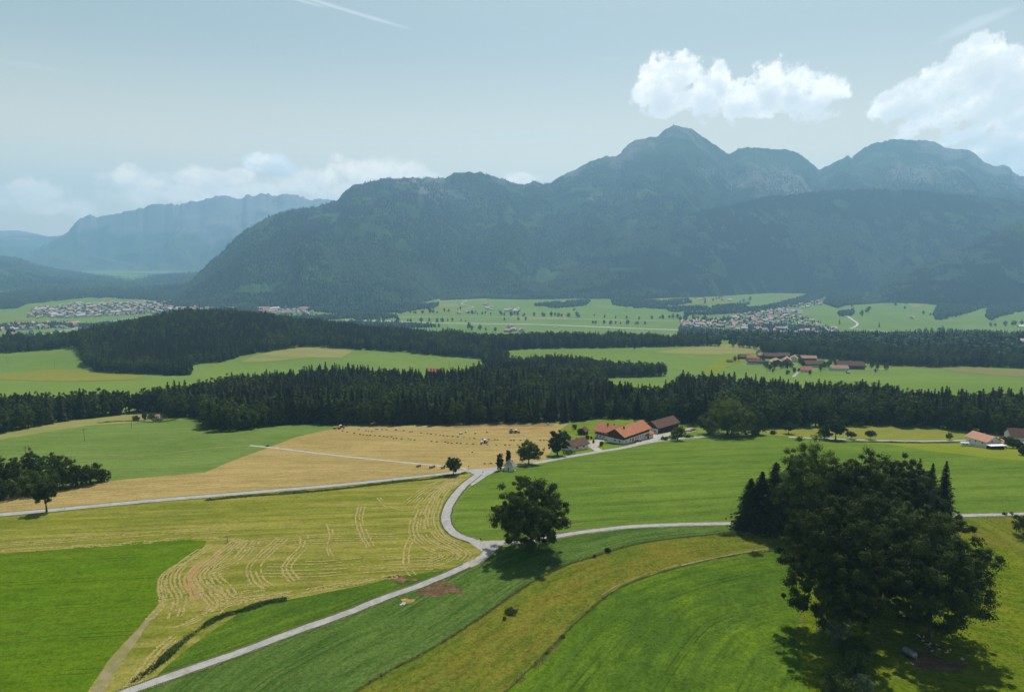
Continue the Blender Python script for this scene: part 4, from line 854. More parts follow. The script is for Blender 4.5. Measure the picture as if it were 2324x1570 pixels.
# prototypes
PS = [make_tree('spruce_tree', spruce_np(200+i, 28, [5.0, 4.3, 5.6, 4.6][i], 30, 11, 5, leaf=1.3, droop=.42, ragged=.55, base=.05, curve=.62), L_SPRUCE) for i in range(4)]
PB = [make_tree('beech_tree', broadleaf_np(210+i, 21, [6.6, 5.6, 7.4, 6.0][i], 90, 3600, .85, base=.07, rc=.20, bias=.42, nlimb=8, lobes=3.0), L_BROAD if i < 3 else L_FRUIT) for i in range(4)]
def place_wood(idx, protos, label0, group0, cat, stuff_name, stuff_label, hrange, nmax=300):
    o_ = np.argsort(fy[idx]+np.abs(fx[idx])*.25+fd[idx]*4.0); idx = idx[o_]; near, rest = idx[:nmax], idx[nmax:]
    hv = np.clip((fbm(fx[idx]/45.+5, fy[idx]/45., 3)-.25)*2.0, 0, 1); sc = hrange[0]+(hrange[1]-hrange[0])*(.5*rngf.rand(len(idx))+.5*hv)
    def region(i):
        u = CU+fx[i]/fy[i]*1531.
        for lim, t in ((372, 'left wood edge above the dry verge'), (600, 'wood bulging onto the green hill'), (760, 'wood at the top of the green hill'), (1000, 'wood behind the left half of the hay field'), (1290, 'wood behind the right half of the hay field'), (1580, 'wood directly behind the farm'), (1760, 'wood beside the very broad tree'), (2000, 'wood behind the left part of the yellow meadow'), (9999, 'wood behind the right part of the yellow meadow')):
            if u < lim: return t
    for k, i in enumerate(near):
        label = label0+' '+region(i); group = group0+' '+region(i)
        src = protos[k % 4]; s = sc[k]; w = s*(.85+.3*rngf.rand()); loc = (fx[i], fy[i], fz[i]-.3)
        if k < 4:
            o = src; o.location = loc; o.rotation_euler = (0, 0, rngf.rand()*6.28); o.scale = (w, w, s); tag(o, label, cat, group)
        else: put_copy(src, loc, rngf.rand()*6.28, (w, w, s), label, group)
    P_ = np.stack([fx[rest], fy[rest], fz[rest]-.3], -1); s = sc[nmax:]; w = s*(.85+.3*rngf.rand(len(rest)))
    me = np_mesh(stuff_name, P_, np.zeros((0, 3), int)) if False else bpy.data.meshes.new(stuff_name)
    me.vertices.add(len(P_)); me.vertices.foreach_set('co', P_.astype(np.float32).ravel())
    a = me.attributes.new('scl', 'FLOAT_VECTOR', 'POINT'); a.data.foreach_set('vector', np.stack([w, w, s], -1).astype(np.float32).ravel())
    a = me.attributes.new('rz', 'FLOAT_VECTOR', 'POINT'); a.data.foreach_set('vector', np.stack([w*0, w*0, rngf.rand(len(w))*6.28], -1).astype(np.float32).ravel())
    a = me.attributes.new('pid', 'INT', 'POINT'); a.data.foreach_set('value', rngf.randint(0, 4, len(w)).astype(np.int32))
    ob = link(bpy.data.objects.new(stuff_name, me)); ng = bpy.data.node_groups.new(stuff_name, 'GeometryNodeTree')
    ng.interface.new_socket('Geometry', in_out='INPUT', socket_type='NodeSocketGeometry'); ng.interface.new_socket('Geometry', in_out='OUTPUT', socket_type='NodeSocketGeometry')
    gi = ng.nodes.new('NodeGroupInput'); go = ng.nodes.new('NodeGroupOutput'); jn = ng.nodes.new('GeometryNodeJoinGeometry')
    for pr in protos:
        j2 = ng.nodes.new('GeometryNodeJoinGeometry')
        for ch in pr.children:
            oi = ng.nodes.new('GeometryNodeObjectInfo'); oi.transform_space = 'ORIGINAL'; oi.inputs['Object'].default_value = ch; ng.links.new(oi.outputs['Geometry'], j2.inputs[0])
        g2 = ng.nodes.new('GeometryNodeGeometryToInstance'); ng.links.new(j2.outputs[0], g2.inputs[0]); ng.links.new(g2.outputs[0], jn.inputs[0])
    def attr(nm, dt):
        a_ = ng.nodes.new('GeometryNodeInputNamedAttribute'); a_.data_type = dt; a_.inputs['Name'].default_value = nm; return a_.outputs['Attribute']
    ip = ng.nodes.new('GeometryNodeInstanceOnPoints'); ng.links.new(gi.outputs[0], ip.inputs['Points']); ng.links.new(jn.outputs[0], ip.inputs['Instance'])
    ip.inputs['Pick Instance'].default_value = True; ng.links.new(attr('pid', 'INT'), ip.inputs['Instance Index'])
    ng.links.new(attr('rz', 'FLOAT_VECTOR'), ip.inputs['Rotation']); ng.links.new(attr('scl', 'FLOAT_VECTOR'), ip.inputs['Scale'])
    ng.links.new(ip.outputs[0], go.inputs[0]); md = ob.modifiers.new('trees', 'NODES'); md.node_group = ng
    tag(ob, stuff_label, 'forest', kind='stuff'); return ob
ids = np.arange(n_)
print('forest trees', n_, is_b.sum())
place_wood(ids[~is_b], PS, 'dark spruce at the front of the', 'spruces of the', 'spruce', 'spruce_forest', 'dark spruce woods on the hill and in belts between the fields', (.55, 1.08))
place_wood(ids[is_b], PB, 'round beech at the front of the', 'beeches of the', 'tree', 'broadleaf_forest', 'broadleaf trees mixed through the woods between the fields', (.60, 1.2))

# ------------------------------------------------------------------ trees of the valley floor
def far_proto(name, seed, kind):
    rng = np.random.RandomState(seed)
    if kind: d = broadleaf_np(seed, 16, 5.6, 34, 420, 2.0, base=.05, rc=.3, bias=.45, nlimb=2)
    else: d = spruce_np(seed, 22, 3.6, 14, 7, 3, leaf=1.9, base=.05)
    return make_tree(name, d, L_BROAD if kind else L_SPRUCE)
VB = [far_proto('valley_tree', 300+i, 1) for i in range(3)]; VS = far_proto('valley_spruce', 310, 0)
used = [0]
VR = [(420, 'below the far town at the left'), (900, 'on the meadows left of the valley road'), (1150, 'in the left part of the valley tree row'), (1345, 'in the right part of the valley tree row'), (1560, 'on the meadow left of the village'), (1760, 'beside the left part of the village'), (2000, 'on the meadow right of the village'), (9999, 'at the right end of the valley')]
def valley_tree(u, v, s=1.0, label=None, group=None):
    wh = [t for l, t in VR if u < l][0]; up = ' higher up' if v < 716 else ''; label = 'small round tree '+wh+up; group = 'small round trees '+wh+up
    p = P1(u, v); k = used[0]; used[0] += 1; src = VB[k % 3]; rz = rngf.rand()*6.28; s = s*(.8+.4*rngf.rand())
    lb = label or 'small round tree in a row on the green valley floor'
    if k < 3: src.location = p; src.scale = (s, s, s); tag(src, lb, 'tree', group)
    else: put_copy(src, p, rz, s, lb, group)
for (u0, v0, u1, v1, n, s) in [(905,712,990,711,9,1.1),(990,711,1050,704,6,1),(1060,713,1140,714,8,1.0),(1140,716,1310,720,20,1.1),(1320,719,1400,722,4,.7),(1425,724,1450,725,2,.9),(1480,724,1540,724,7,1.3),(1545,727,1640,729,16,1.2),(1652,729,1700,730,5,1.2),
        (1150,727,1200,727,3,.9),(1345,735,1460,737,12,1.1),(905,730,1000,733,7,1.2),(1010,729,1060,730,4,1),(800,733,860,731,6,1.3),(870,735,905,735,4,1.2),(1300,706,1302,706,1,1.2),(1600,690,1650,672,7,1.4),(1640,705,1700,683,9,1.4),
        (150,745,330,742,12,1.2),(200,760,330,748,10,1.1),(60,768,150,762,8,1.3),(350,735,420,731,6,1.2),(0,780,60,775,5,1.3),(1060,748,1120,752,5,1.2),(1960,716,1972,706,3,1.6),(1925,716,1935,690,4,1.6),(2100,715,2170,716,6,1.3),(2030,690,2060,700,3,1.3),(2250,742,2324,738,6,1.3),(2080,757,2160,757,8,1.4),(2200,770,2250,765,5,1.3),(660,722,700,721,4,1.2),(560,715,640,716,6,1.1)]:
    for t in np.linspace(0, 1, n): valley_tree(u0+(u1-u0)*t+rngf.normal()*4.5, v0+(v1-v0)*t+rngf.normal()*.9, s*(.7+.7*rngf.rand()))
VS.location = P1(1640, 736); tag(VS, 'dark pointed spruce standing among the village gardens', 'spruce', 'spruces in the valley village')
for (u, v) in [(1735,737),(1712,742),(1862,738),(1660,741),(1905,735),(1995,742),(1570,738)]: put_copy(VS, P1(u, v), 1, .9+.4*rngf.rand(), 'dark pointed spruce standing among the village gardens', 'spruces in the valley village')
# woods and hedges of the valley: one mass
def px_scatter(polys, spc, seed):
    rng = np.random.RandomState(seed); X_, Y_ = [], []
    for pl in polys:
        w = W(pl)[:, :2]; x, y = scatter(w, spc, rng); X_.append(x); Y_.append(y)
    x = np.concatenate(X_); y = np.concatenate(Y_); return np.stack([x, y, H(x, y)], -1)
VW = [[(1540,748),(1700,757),(1900,762),(2050,762),(2150,768),(2324,790),(2400,800),(2400,812),(2240,800),(2060,795),(1900,790),(1700,785),(1540,770)],
 [(700,700),(940,694),(1000,690),(985,700),(930,706),(905,712),(840,720),(760,712),(700,706)],
 [(1210,694),(1260,688),(1340,684),(1330,694),(1260,700)],[(1385,676),(1440,680),(1500,686),(1480,697),(1440,700),(1390,692)],[(1490,688),(1560,680),(1570,688),(1500,697)],
 [(1510,704),(1600,700),(1660,694),(1700,690),(1700,694),(1640,702),(1530,709)],[(1700,704),(1770,690),(1830,672),(1870,668),(1880,676),(1830,688),(1760,702),(1700,712)],
 [(1550,712),(1700,700),(1760,703),(1700,710),(1560,718)],
 [(2030,686),(2050,668),(2066,668),(2060,690)],[(2130,690),(2200,680),(2324,672),(2324,690),(2230,700),(2160,722),(2125,728),(2118,716)],[(2240,704),(2324,690),(2324,706),(2270,718),(2250,728),(2236,722)],
 [(1880,672),(1960,668),(1980,680),(1930,690),(1900,700),(1870,690)],[(1900,712),(1940,706),(1935,716),(1905,720)],
 [(0,668),(150,655),(420,640),(520,648),(600,700),(400,700),(330,680),(200,676),(60,690),(0,700)],[(0,742),(60,738),(160,736),(150,742),(60,748),(0,750)],[(180,742),(290,733),(300,738),(210,748)],
 [(430,712),(520,700),(600,706),(560,716),(470,722)],[(620,726),(800,716),(800,722),(640,732)],[(780,735),(900,737),(1000,742),(900,746),(780,742)],
 [(-200,690),(0,690),(60,690),(40,700),(-200,712)],[(1700,735),(1830,745),(1900,752),(1700,748)],[(800,722),(900,718),(904,722),(810,727)],[(1450,690),(1520,700),(1600,698),(1560,704),(1470,700)],
 [(2160,755),(2324,760),(2400,765),(2400,775),(2324,772),(2200,768)]]
pv = px_scatter(VW, 11.0, 5); keep = fbm(pv[:, 0]/60., pv[:, 1]/60., 2) > .34; pv = pv[keep]
rv = np.random.RandomState(3); nv = len(pv); dk = (rv.rand(nv) < .7)
o = cones('valley_woods', pv, np.where(dk, 12+7*rv.rand(nv), 17+9*rv.rand(nv)), np.where(dk, 5+3*rv.rand(nv), 3.5+1.5*rv.rand(nv)), dk.astype(float), np.where(dk, .4+.5*rv.rand(nv), .1+.3*rv.rand(nv)), M_CANOPY, 8)
tag(o, 'tree belts, hedges and small woods scattered over the valley floor', 'woods', kind='stuff'); print('valley woods', nv)
L_WEED = leaf_mat('weed_leaf', (.035,.062,.012), (.12,.15,.035), hue=.2, trans=.2)
L_GRASS = leaf_mat('verge_leaf', (.075,.110,.018), (.14,.16,.035), hue=.1, trans=.1)
L_HEDGE = leaf_mat('hedge_leaf', (.045,.080,.020), (.12,.17,.055), hue=.1, trans=.2)
L_DRY = leaf_mat('dry_grass', (.13,.12,.035), (.25,.22,.09), hue=.2, trans=.2)
# weedy verges and the hedge bank: low ground cover
def verge(line, wpx, n, lm, label, leaf=.35, h=.9, seed=0, name='weeds'):
    rng = np.random.RandomState(seed); ln = dens(W(spline(line, 8))[:, :2], .5); i = rng.randint(0, len(ln), n)
    x = ln[i, 0]+rng.normal(size=n)*wpx*.4; y = ln[i, 1]+rng.normal(size=n)*wpx*.4
    k = fbm(x*.25, y*.25, 3)
    if name == 'hedge_row':
        kk = (fbm(x*.13+3, y*.13, 2) > .38) | (rng.rand(n) < .12); x, y, k = x[kk], y[kk], k[kk]; n = len(x)
    hh = h*np.clip((k-.3)*2.2, .05, 1.2); z = H(x, y)+rng.rand(n)*hh
    C = np.stack([x, y, z], -1); N_ = unit(rng.normal(size=(n, 3))*.7+np.array([0, 0, .7])); V, F, T = leaves(C, N_, leaf, rng, tint=np.clip(k*1.3-.2+.3*rng.rand(n), 0, 1))
    o = np_obj(name, V, F, lm, attrs={'tint': T}); return tag(o, label, 'weeds', kind='stuff')
verge([(305,1545),(360,1505),(400,1470),(450,1430),(500,1400),(560,1382),(610,1366),(650,1360)], 1.35, 24000, L_HEDGE, 'bramble hedge row between the green strip and the mown meadow', .30, .95, 1, 'hedge_row')
verge([(470,1135),(560,1126),(700,1116),(800,1106),(900,1094),(980,1086),(1055,1074)], 1.7, 12000, L_WEED, 'tall weeds in the ditch below the main road', .38, 1.0, 2)
verge(FENCE1, .9, 12000, L_GRASS, 'uncut grass under the upper pasture fence', .22, .45, 3)
verge(FENCE2, .9, 12000, L_GRASS, 'uncut grass under the lower pasture fence', .22, .45, 4)
verge([(1900,1570),(1920,1530),(1940,1490),(1950,1460)], 3.5, 16000, L_WEED, 'weedy strip under the oaks at the lower edge', .24, 1.2, 5)
verge([(1640,1215),(1700,1212),(1770,1215),(1830,1222),(1850,1235)], 2.2, 12000, L_WEED, 'high weeds in front of the stand of trees', .28, 1.1, 6)
verge([(1100,1600),(1175,1552),(1223,1505),(1275,1452)], 1.0, 3000, L_DRY, 'dry grass along the lower fence', .2, .4, 7)
verge([(1869,1001),(1949,1003),(2083,1005),(2183,1004)], 2.0, 5000, L_WEED, 'uncut verge below the far road', .45, .8, 8)
verge([(225,960),(280,956),(360,958),(400,952)], 2.0, 2500, L_WEED, 'reeds along the wet strip at the wood edge', .5, 1.0, 9)

# ragged grass creeping over the road edges
def edge_weeds(line, off, n, label, seed):
    rng = np.random.RandomState(seed); ln = dens(W(spline(line, 8))[:, :2], .5); t = np.gradient(ln, axis=0); t /= np.linalg.norm(t, axis=1)[:, None]+1e-9; nr = np.stack([-t[:, 1], t[:, 0]], -1)
    i = rng.randint(0, len(ln), n); s = np.where(rng.rand(n) < .5, -1, 1); w = off+np.abs(rng.normal(size=n))*.28+(fbm(ln[i, 0]*.3, ln[i, 1]*.3+s*9, 2)-.5)*.5
    q = ln[i]+nr[i]*(s*w)[:, None]; z = H(q[:, 0], q[:, 1])+.12+rng.rand(n)*.06
    V, F, T = leaves(np.column_stack([q, z]), unit(rng.normal(size=(n, 3))*.2+np.array([0, 0, 1.])), .28, rng); o = np_obj('verge_grass', V, F, L_GRASS, attrs={'tint': T}); tag(o, label, 'grass', kind='stuff')
edge_weeds(ROAD_LOW[:-3], 1.62, 9000, 'tufts of grass creeping over the edges of the low road', 31)
edge_weeds(ROAD_RIGHT[3:], 1.6, 9000, 'tufts of grass creeping over the edges of the road to the right', 32)
edge_weeds(ROAD_LOOP[1:-1], 1.98, 4500, 'tufts of grass creeping over the edges of the curved road', 33)
edge_weeds(ROAD_MAIN[:8], 2.5, 9000, 'tufts of grass along the edges of the main road', 34)
# ------------------------------------------------------------------ building materials
def roof_mat(name, c, c2, course=3.0):
    m, nt, b = new_mat(name); o = nn(nt, 'ShaderNodeTexCoord').outputs['Object']
    n = tex(nt, o, .6, 5, .7); f = tex(nt, o, 9., 2, .5, sc=(1, .35, 1))
    w = nn(nt, 'ShaderNodeTexWave', i_Scale=course, i_Distortion=.4); w.bands_direction = 'X'; nt.links.new(o, w.inputs['Vector'])
    col = mix_c(nt, smooth(nt, n, .35, .65), c, c2); dk = mix_c(nt, 1.0, col, (.6, .58, .56), 'MULTIPLY')
    col = mix_c(nt, smooth(nt, f, .5, .8), col, dk); col = mix_c(nt, math_n(nt, 'MULTIPLY', w.outputs['Fac'], .3), col, dk)
    nt.links.new(col, b.inputs['Base Color']); b.inputs['Roughness'].default_value = .8; return m
R_ORANGE = roof_mat('tile_orange', (.42,.165,.085), (.33,.125,.065)); R_BROWN = roof_mat('tile_brown', (.125,.062,.045), (.085,.045,.035))
R_PALE = roof_mat('tile_pale', (.40,.25,.17), (.30,.18,.12)); R_DARK = roof_mat('tile_dark', (.10,.085,.08), (.075,.06,.055))
R_PINK = roof_mat('tile_pink', (.46,.25,.17), (.40,.21,.14)); R_GREY = roof_mat('shingle_grey', (.20,.22,.19), (.15,.16,.14)); R_SHEET = roof_mat('sheet_grey', (.33,.33,.32), (.27,.27,.27))
M_WHITE = plain_mat('plaster_white', (.66,.66,.62), .9, .08, .6); M_TIMBER = plain_mat('dark_timber', (.060,.036,.022), .85, .45, 2.0, stretch=(6, 6, .4)); M_TIMBER2 = plain_mat('brown_timber', (.13,.08,.05), .85, .4, 2.0, stretch=(6, 6, .4))
M_BRICK = plain_mat('reddish_wall', (.26,.12,.08), .9, .2, 2.0); M_GLASS = plain_mat('window_glass', (.012,.014,.018), .15, .2, 1.0, spec=.6)
M_SOOT = plain_mat('chimney_brick', (.10,.06,.05), .9, .3, 4.0); M_STONE = plain_mat('pale_stone', (.42,.40,.36), .9, .2, 2.0)
M_METAL = plain_mat('galvanised', (.22,.25,.28), .45, .15, 3.0, metal=.4); M_RED = plain_mat('red_paint', (.42,.025,.02), .3, .08, 1.0, spec=.5); M_GREENP = plain_mat('green_paint', (.05,.13,.03), .4, .1, 1.0, spec=.4)
M_TYRE = plain_mat('tyre', (.02,.02,.02), .85, .2, 3.0); M_WHITEP = plain_mat('white_paint', (.75,.75,.74), .4, .04, 1.0, spec=.4); M_BLACKP = plain_mat('black_plastic', (.02,.02,.022), .6, .1, 1.0); M_YELL = plain_mat('ochre_paint', (.40,.28,.05), .5, .1, 1.0)
M_FILM = plain_mat('bale_film', (.48,.46,.40), .5, .10, 3.0, spec=.3); M_STRAWB = plain_mat('hay_bale_net', (.33,.25,.16), .95, .2, 6.0); M_DHAY = plain_mat('pressed_hay', (.085,.062,.024), .95, .3, 8.0)  # pressed_hay is darkened to stand in for shade on the bale sides
M_POST = plain_mat('weathered_post', (.115,.085,.06), .9, .3, 4.0); M_BLUE = plain_mat('blue_barrel', (.05,.16,.30), .5, .1, 1.0)
M_FABRIC = plain_mat('parasol_cloth', (.55,.60,.60), .8, .05, 1.0)

class MB:
    def __init__(s): s.v = []; s.f = []
    def box(s, x0, x1, y0, y1, z0, z1, M=None):
        b = len(s.v); p = [(x, y, z) for x in (x0, x1) for y in (y0, y1) for z in (z0, z1)]
        if M is not None: p = [tuple(M @ Vector(q)) for q in p]
        s.v += p; s.f += [[b+i for i in q] for q in ((0,1,3,2),(4,6,7,5),(0,4,5,1),(2,3,7,6),(0,2,6,4),(1,5,7,3))]; return s
    def prism(s, prof, x0, x1):
        """polygon in (y, z) swept along x"""
        b = len(s.v); n = len(prof); s.v += [(x0, y, z) for y, z in prof]+[(x1, y, z) for y, z in prof]
        s.f += [list(range(b, b+n))[::-1], list(range(b+n, b+2*n))]+[[b+i, b+(i+1) % n, b+n+(i+1) % n, b+n+i] for i in range(n)]; return s
    def cyl(s, p0, p1, r0, r1=None, k=12, caps=True):
        r1 = r0 if r1 is None else r1; p0 = Vector(p0); p1 = Vector(p1); d = (p1-p0).normalized(); a = d.orthogonal().normalized(); c = d.cross(a); b = len(s.v)
        for p, r in ((p0, r0), (p1, r1)):
            for i in range(k):
                t = 2*math.pi*i/k; s.v.append(tuple(p+a*r*math.cos(t)+c*r*math.sin(t)))
        s.f += [[b+i, b+(i+1) % k, b+k+(i+1) % k, b+k+i] for i in range(k)]
        if caps: s.f += [list(range(b, b+k))[::-1], list(range(b+k, b+2*k))]
        return s
    def lathe(s, prof, k=16, M=None):
        b = len(s.v); n = len(prof)
        for r, z in prof:
            for i in range(k):
                t = 2*math.pi*i/k; q = Vector((r*math.cos(t), r*math.sin(t), z)); s.v.append(tuple(M @ q) if M is not None else tuple(q))
        s.f += [[b+j*k+i, b+j*k+(i+1) % k, b+(j+1)*k+(i+1) % k, b+(j+1)*k+i] for j in range(n-1) for i in range(k)]
        s.f += [list(range(b, b+k))[::-1], list(range(b+(n-1)*k, b+n*k))]; return s
    def build(s, name, mat, parent=None, smooth_=False, bevel=0):
        me = bpy.data.meshes.new(name); me.from_pydata(s.v, [], s.f); me.materials.append(mat)
        if smooth_: me.polygons.foreach_set('use_smooth', [True]*len(me.polygons))
        me.update(); o = link(bpy.data.objects.new(name, me), parent)
        if bevel: md = o.modifiers.new('bevel', 'BEVEL'); md.width = bevel; md.segments = 2; md.limit_method = 'ANGLE'
        return o
def windows(root, specs, L, Wd, door_mat=None):
    """specs: (side, position along it, sill z, width, height, kind)"""
    for sp_ in specs:
        side, a, z, w, h = sp_[:5]; kind = sp_[5] if len(sp_) > 5 else 'window'
        if side in 'SN':
            y = -Wd/2 if side == 'S' else Wd/2; s = -1 if side == 'S' else 1
            f = MB().box(a-w/2, a+w/2, min(y+s*.01, y+s*.09), max(y+s*.01, y+s*.09), z, z+h); g = MB().box(a-w/2+.09, a+w/2-.09, min(y+s*.095, y+s*.11), max(y+s*.095, y+s*.11), z+.09, z+h-.09)
        else:
            x = -L/2 if side == 'W' else L/2; s = -1 if side == 'W' else 1
            f = MB().box(min(x+s*.01, x+s*.09), max(x+s*.01, x+s*.09), a-w/2, a+w/2, z, z+h); g = MB().box(min(x+s*.095, x+s*.11), max(x+s*.095, x+s*.11), a-w/2+.09, a+w/2-.09, z+.09, z+h-.09)
        if kind == 'window': fo = f.build('window', M_TIMBER2 if len(sp_) < 7 else sp_[6], root); g.build('pane', M_GLASS, fo)
        else: f.build(kind, door_mat or M_TIMBER, root)
def house(name, pos, L, Wd, hw, hr, ang, roofm=R_BROWN, low=M_WHITE, up=None, hlow=None, oh=.8, label='', cat='house', group=None, wins=(), chim=(), balc=(), floor=None, door_mat=None):
    """x runs along the ridge; pos is the middle of the footprint, hw eaves and hr ridge height"""
    r = empty(name, pos, R_(ang)); tag(r, label, cat, group); hl = hlow if hlow is not None else hw; up = up or low
    MB().box(-L/2, L/2, -Wd/2, Wd/2, -2.5, hl).build('wall', low, r)
    y = Wd/2
    MB().prism([(-y+.04, hl+.003), (y-.04, hl+.003), (y-.04, max(hw, hl+.02)), (0, hr-.12), (-y+.04, max(hw, hl+.02))], -L/2+.04, L/2-.04).build('gable_wall' if hw-hl < .5 else 'upper_wall', up, r)
    sl = (hr-hw)/y; oy = y+oh; ez = hr-sl*oy; t = .22; ro = None
    m = MB().prism([(0, hr+.05), (-oy, ez+.05), (-oy, ez+.05+t), (0, hr+.05+t*1.15), (oy, ez+.05+t), (oy, ez+.05)], -L/2-oh, L/2+oh); ro = m.build('roof', roofm, r)
    for cx, cy, h in chim:
        zc = hr-abs(cy)*sl; MB().box(cx-.42, cx+.42, cy-.42, cy+.42, zc-.6, zc+h).box(cx-.5, cx+.5, cy-.5, cy+.5, zc+h+.01, zc+h+.14).build('chimney', M_SOOT, ro)
    for side, a0, a1, z in balc:
        s = -1 if side in 'SW' else 1; m = MB()
        if side in 'SN':
            yy = s*Wd/2; m.box(a0, a1, min(yy+s*.01, yy+s*1.3), max(yy+s*.01, yy+s*1.3), z-.15, z).box(a0, a1, min(yy+s*1.22, yy+s*1.3), max(yy+s*1.22, yy+s*1.3), z+.01, z+.95)
        else:
            xx = s*L/2; m.box(min(xx+s*.01, xx+s*1.3), max(xx+s*.01, xx+s*1.3), a0, a1, z-.15, z).box(min(xx+s*1.22, xx+s*1.3), max(xx+s*1.22, xx+s*1.3), a0, a1, z+.01, z+.95)
        m.build('balcony', M_TIMBER, r)
    windows(r, wins, L, Wd, door_mat); return r
def gz(x, y, off=0.0): return (x, y, float(H(x, y))+off)
def corner_pos(u, v, L, Wd, ang, sx=-1, sy=-1, off=0.0):
    """centre of a footprint whose (sx, sy) corner stands at pixel (u, v)"""
    p = P1(u, v); a = R_(ang); c, s = math.cos(a), math.sin(a); x = -sx*L/2; y = -sy*Wd/2
    q = (p[0]+x*c-y*s, p[1]+x*s+y*c); return (q[0], q[1], p[2]+off)

# ------------------------------------------------------------------ the farm by the hay field
sideS = [('S', a, .9, 1.0, 1.1) for a in (-13.5, -1.5, 1.2, 4.0, 7.0)]+[('S', -8.0, 1.0, .9, 1.2), ('S', -5.2, 0, 1.3, 2.2, 'door')]
house('barn', corner_pos(1416, 1008, 32, 13.6, 47), 32, 13.6, 5.3, 9.2, 47, R_ORANGE, M_WHITE, M_TIMBER, 2.7, 1.1, 'long barn with an orange tiled roof, dark timber upper walls and white base', 'barn',
      wins=sideS+[('W', -3.4, .9, 1.1, 1.1), ('W', .4, .9, 1.1, 1.1)], chim=[(-8.5, -1.6, 1.6), (11, 2, 1.0)])
hx, hy = 68.9, 465.2
house('farmhouse', gz(hx, hy, .3), 17, 13, 5.6, 9.4, -43, R_ORANGE, M_WHITE, M_WHITE, 5.3, 1.2, 'white farmhouse under a wide orange roof, set square behind the long barn', 'farmhouse',
      wins=[('S', a, z, .9, 1.2) for a in (-6.5, -3.8, -1.0) for z in (1.0, 3.6)]+[('W', a, z, .9, 1.2) for a in (-4, 0, 4) for z in (1.0, 3.6)], balc=[('S', -7.5, 3, 3.3)], chim=[(-1.5, -1.0, 1.5), (2.5, 1.0, 1.3)])
house('annex', corner_pos(1466, 997, 9.5, 6.5, 47), 9.5, 6.5, 2.7, 4.2, 47, R_ORANGE, M_WHITE, M_WHITE, 2.5, .7, 'small white annex with a low orange roof beside the long barn', 'outbuilding', wins=[('S', 1.5, .9, .8, 1.0), ('S', 3.4, .9, .8, 1.0), ('S', -2, 0, 2.2, 2.2, 'door')])
house('wood_shed', corner_pos(1493, 984, 26, 11.5, 42), 26, 11.5, 4.4, 8.0, 42, R_BROWN, M_TIMBER, M_TIMBER, 3.2, 1.0, 'dark brown roofed shed with a white gable wall right of the orange barn', 'shed',
      wins=[('S', -8, 0, 4.5, 3.0, 'bay_shade_panel'), ('S', -2, 0, 4.5, 3.0, 'bay_shade_panel'), ('S', 4, 0, 4.5, 3.0, 'bay_shade_panel')], door_mat=M_BLACKP)  # black panels on the closed wall stand in for shade inside open bays
sw = bpy.data.objects['wood_shed']; MB().box(-13.09, -13.01, -5.8, 5.8, -1, 3.25).build('gable_panel', M_WHITE, sw)
for a in (-3.2, .2, 3.4):
    f = MB().box(-13.16, -13.095, a-.45, a+.45, 1.0, 2.1).build('window', M_TIMBER2, sw); MB().box(-13.18, -13.165, a-.36, a+.36, 1.08, 2.02).build('pane', M_GLASS, f)
house('cottage', corner_pos(1300, 1024, 14, 9, 40), 14, 9, 2.9, 5.6, 40, R_BROWN, M_WHITE, M_TIMBER, 2.6, .9, 'small white cottage with a brown roof beside the farm road', 'cottage', wins=[('S', -3.2, .9, 2.2, 1.1, 'window', M_WHITEP), ('S', 2.8, .9, 2.0, 1.1, 'window', M_WHITEP), ('W', 0, .9, 1.0, 1.0)], chim=[(2, 1, .8)])
house('garden_shed', corner_pos(1328, 987, 6, 5.6, 62), 6, 5.6, 2.4, 4.6, 62, R_BROWN, M_TIMBER, M_TIMBER, 2.0, .6, 'small dark garden shed with a white framed door behind the cottage', 'shed', wins=[('W', 0, 0, 2.2, 2.1, 'window', M_WHITEP)])
house('hay_hut', gz(*P1(880, 961)[:2]), 13, 6, 2.6, 4.0, -8, R_DARK, M_TIMBER, M_TIMBER, 2.0, .6, 'low dark hut in the shade of the wood at the back of the hay field', 'hut', wins=[('S', 3, 0, 2, 2, 'door')])
house('hut', gz(*P1(357, 949)[:2]), 4.5, 3.5, 2.3, 3.3, 10, R_PINK, M_WHITE, M_WHITE, 2.1, .3, 'tiny white hut at the wood edge beside three bushes', 'hut', wins=[('S', 0, .6, 1, 1)])
house('hut', gz(*P1(120, 790)[:2]), 16, 10, 4, 7, -5, R_BROWN, M_TIMBER2, M_TIMBER2, 2, .8, 'brown roofed hut against the dark wood at the far left', 'hut', wins=[('S', 0, 0, 2, 2.2, 'door')])
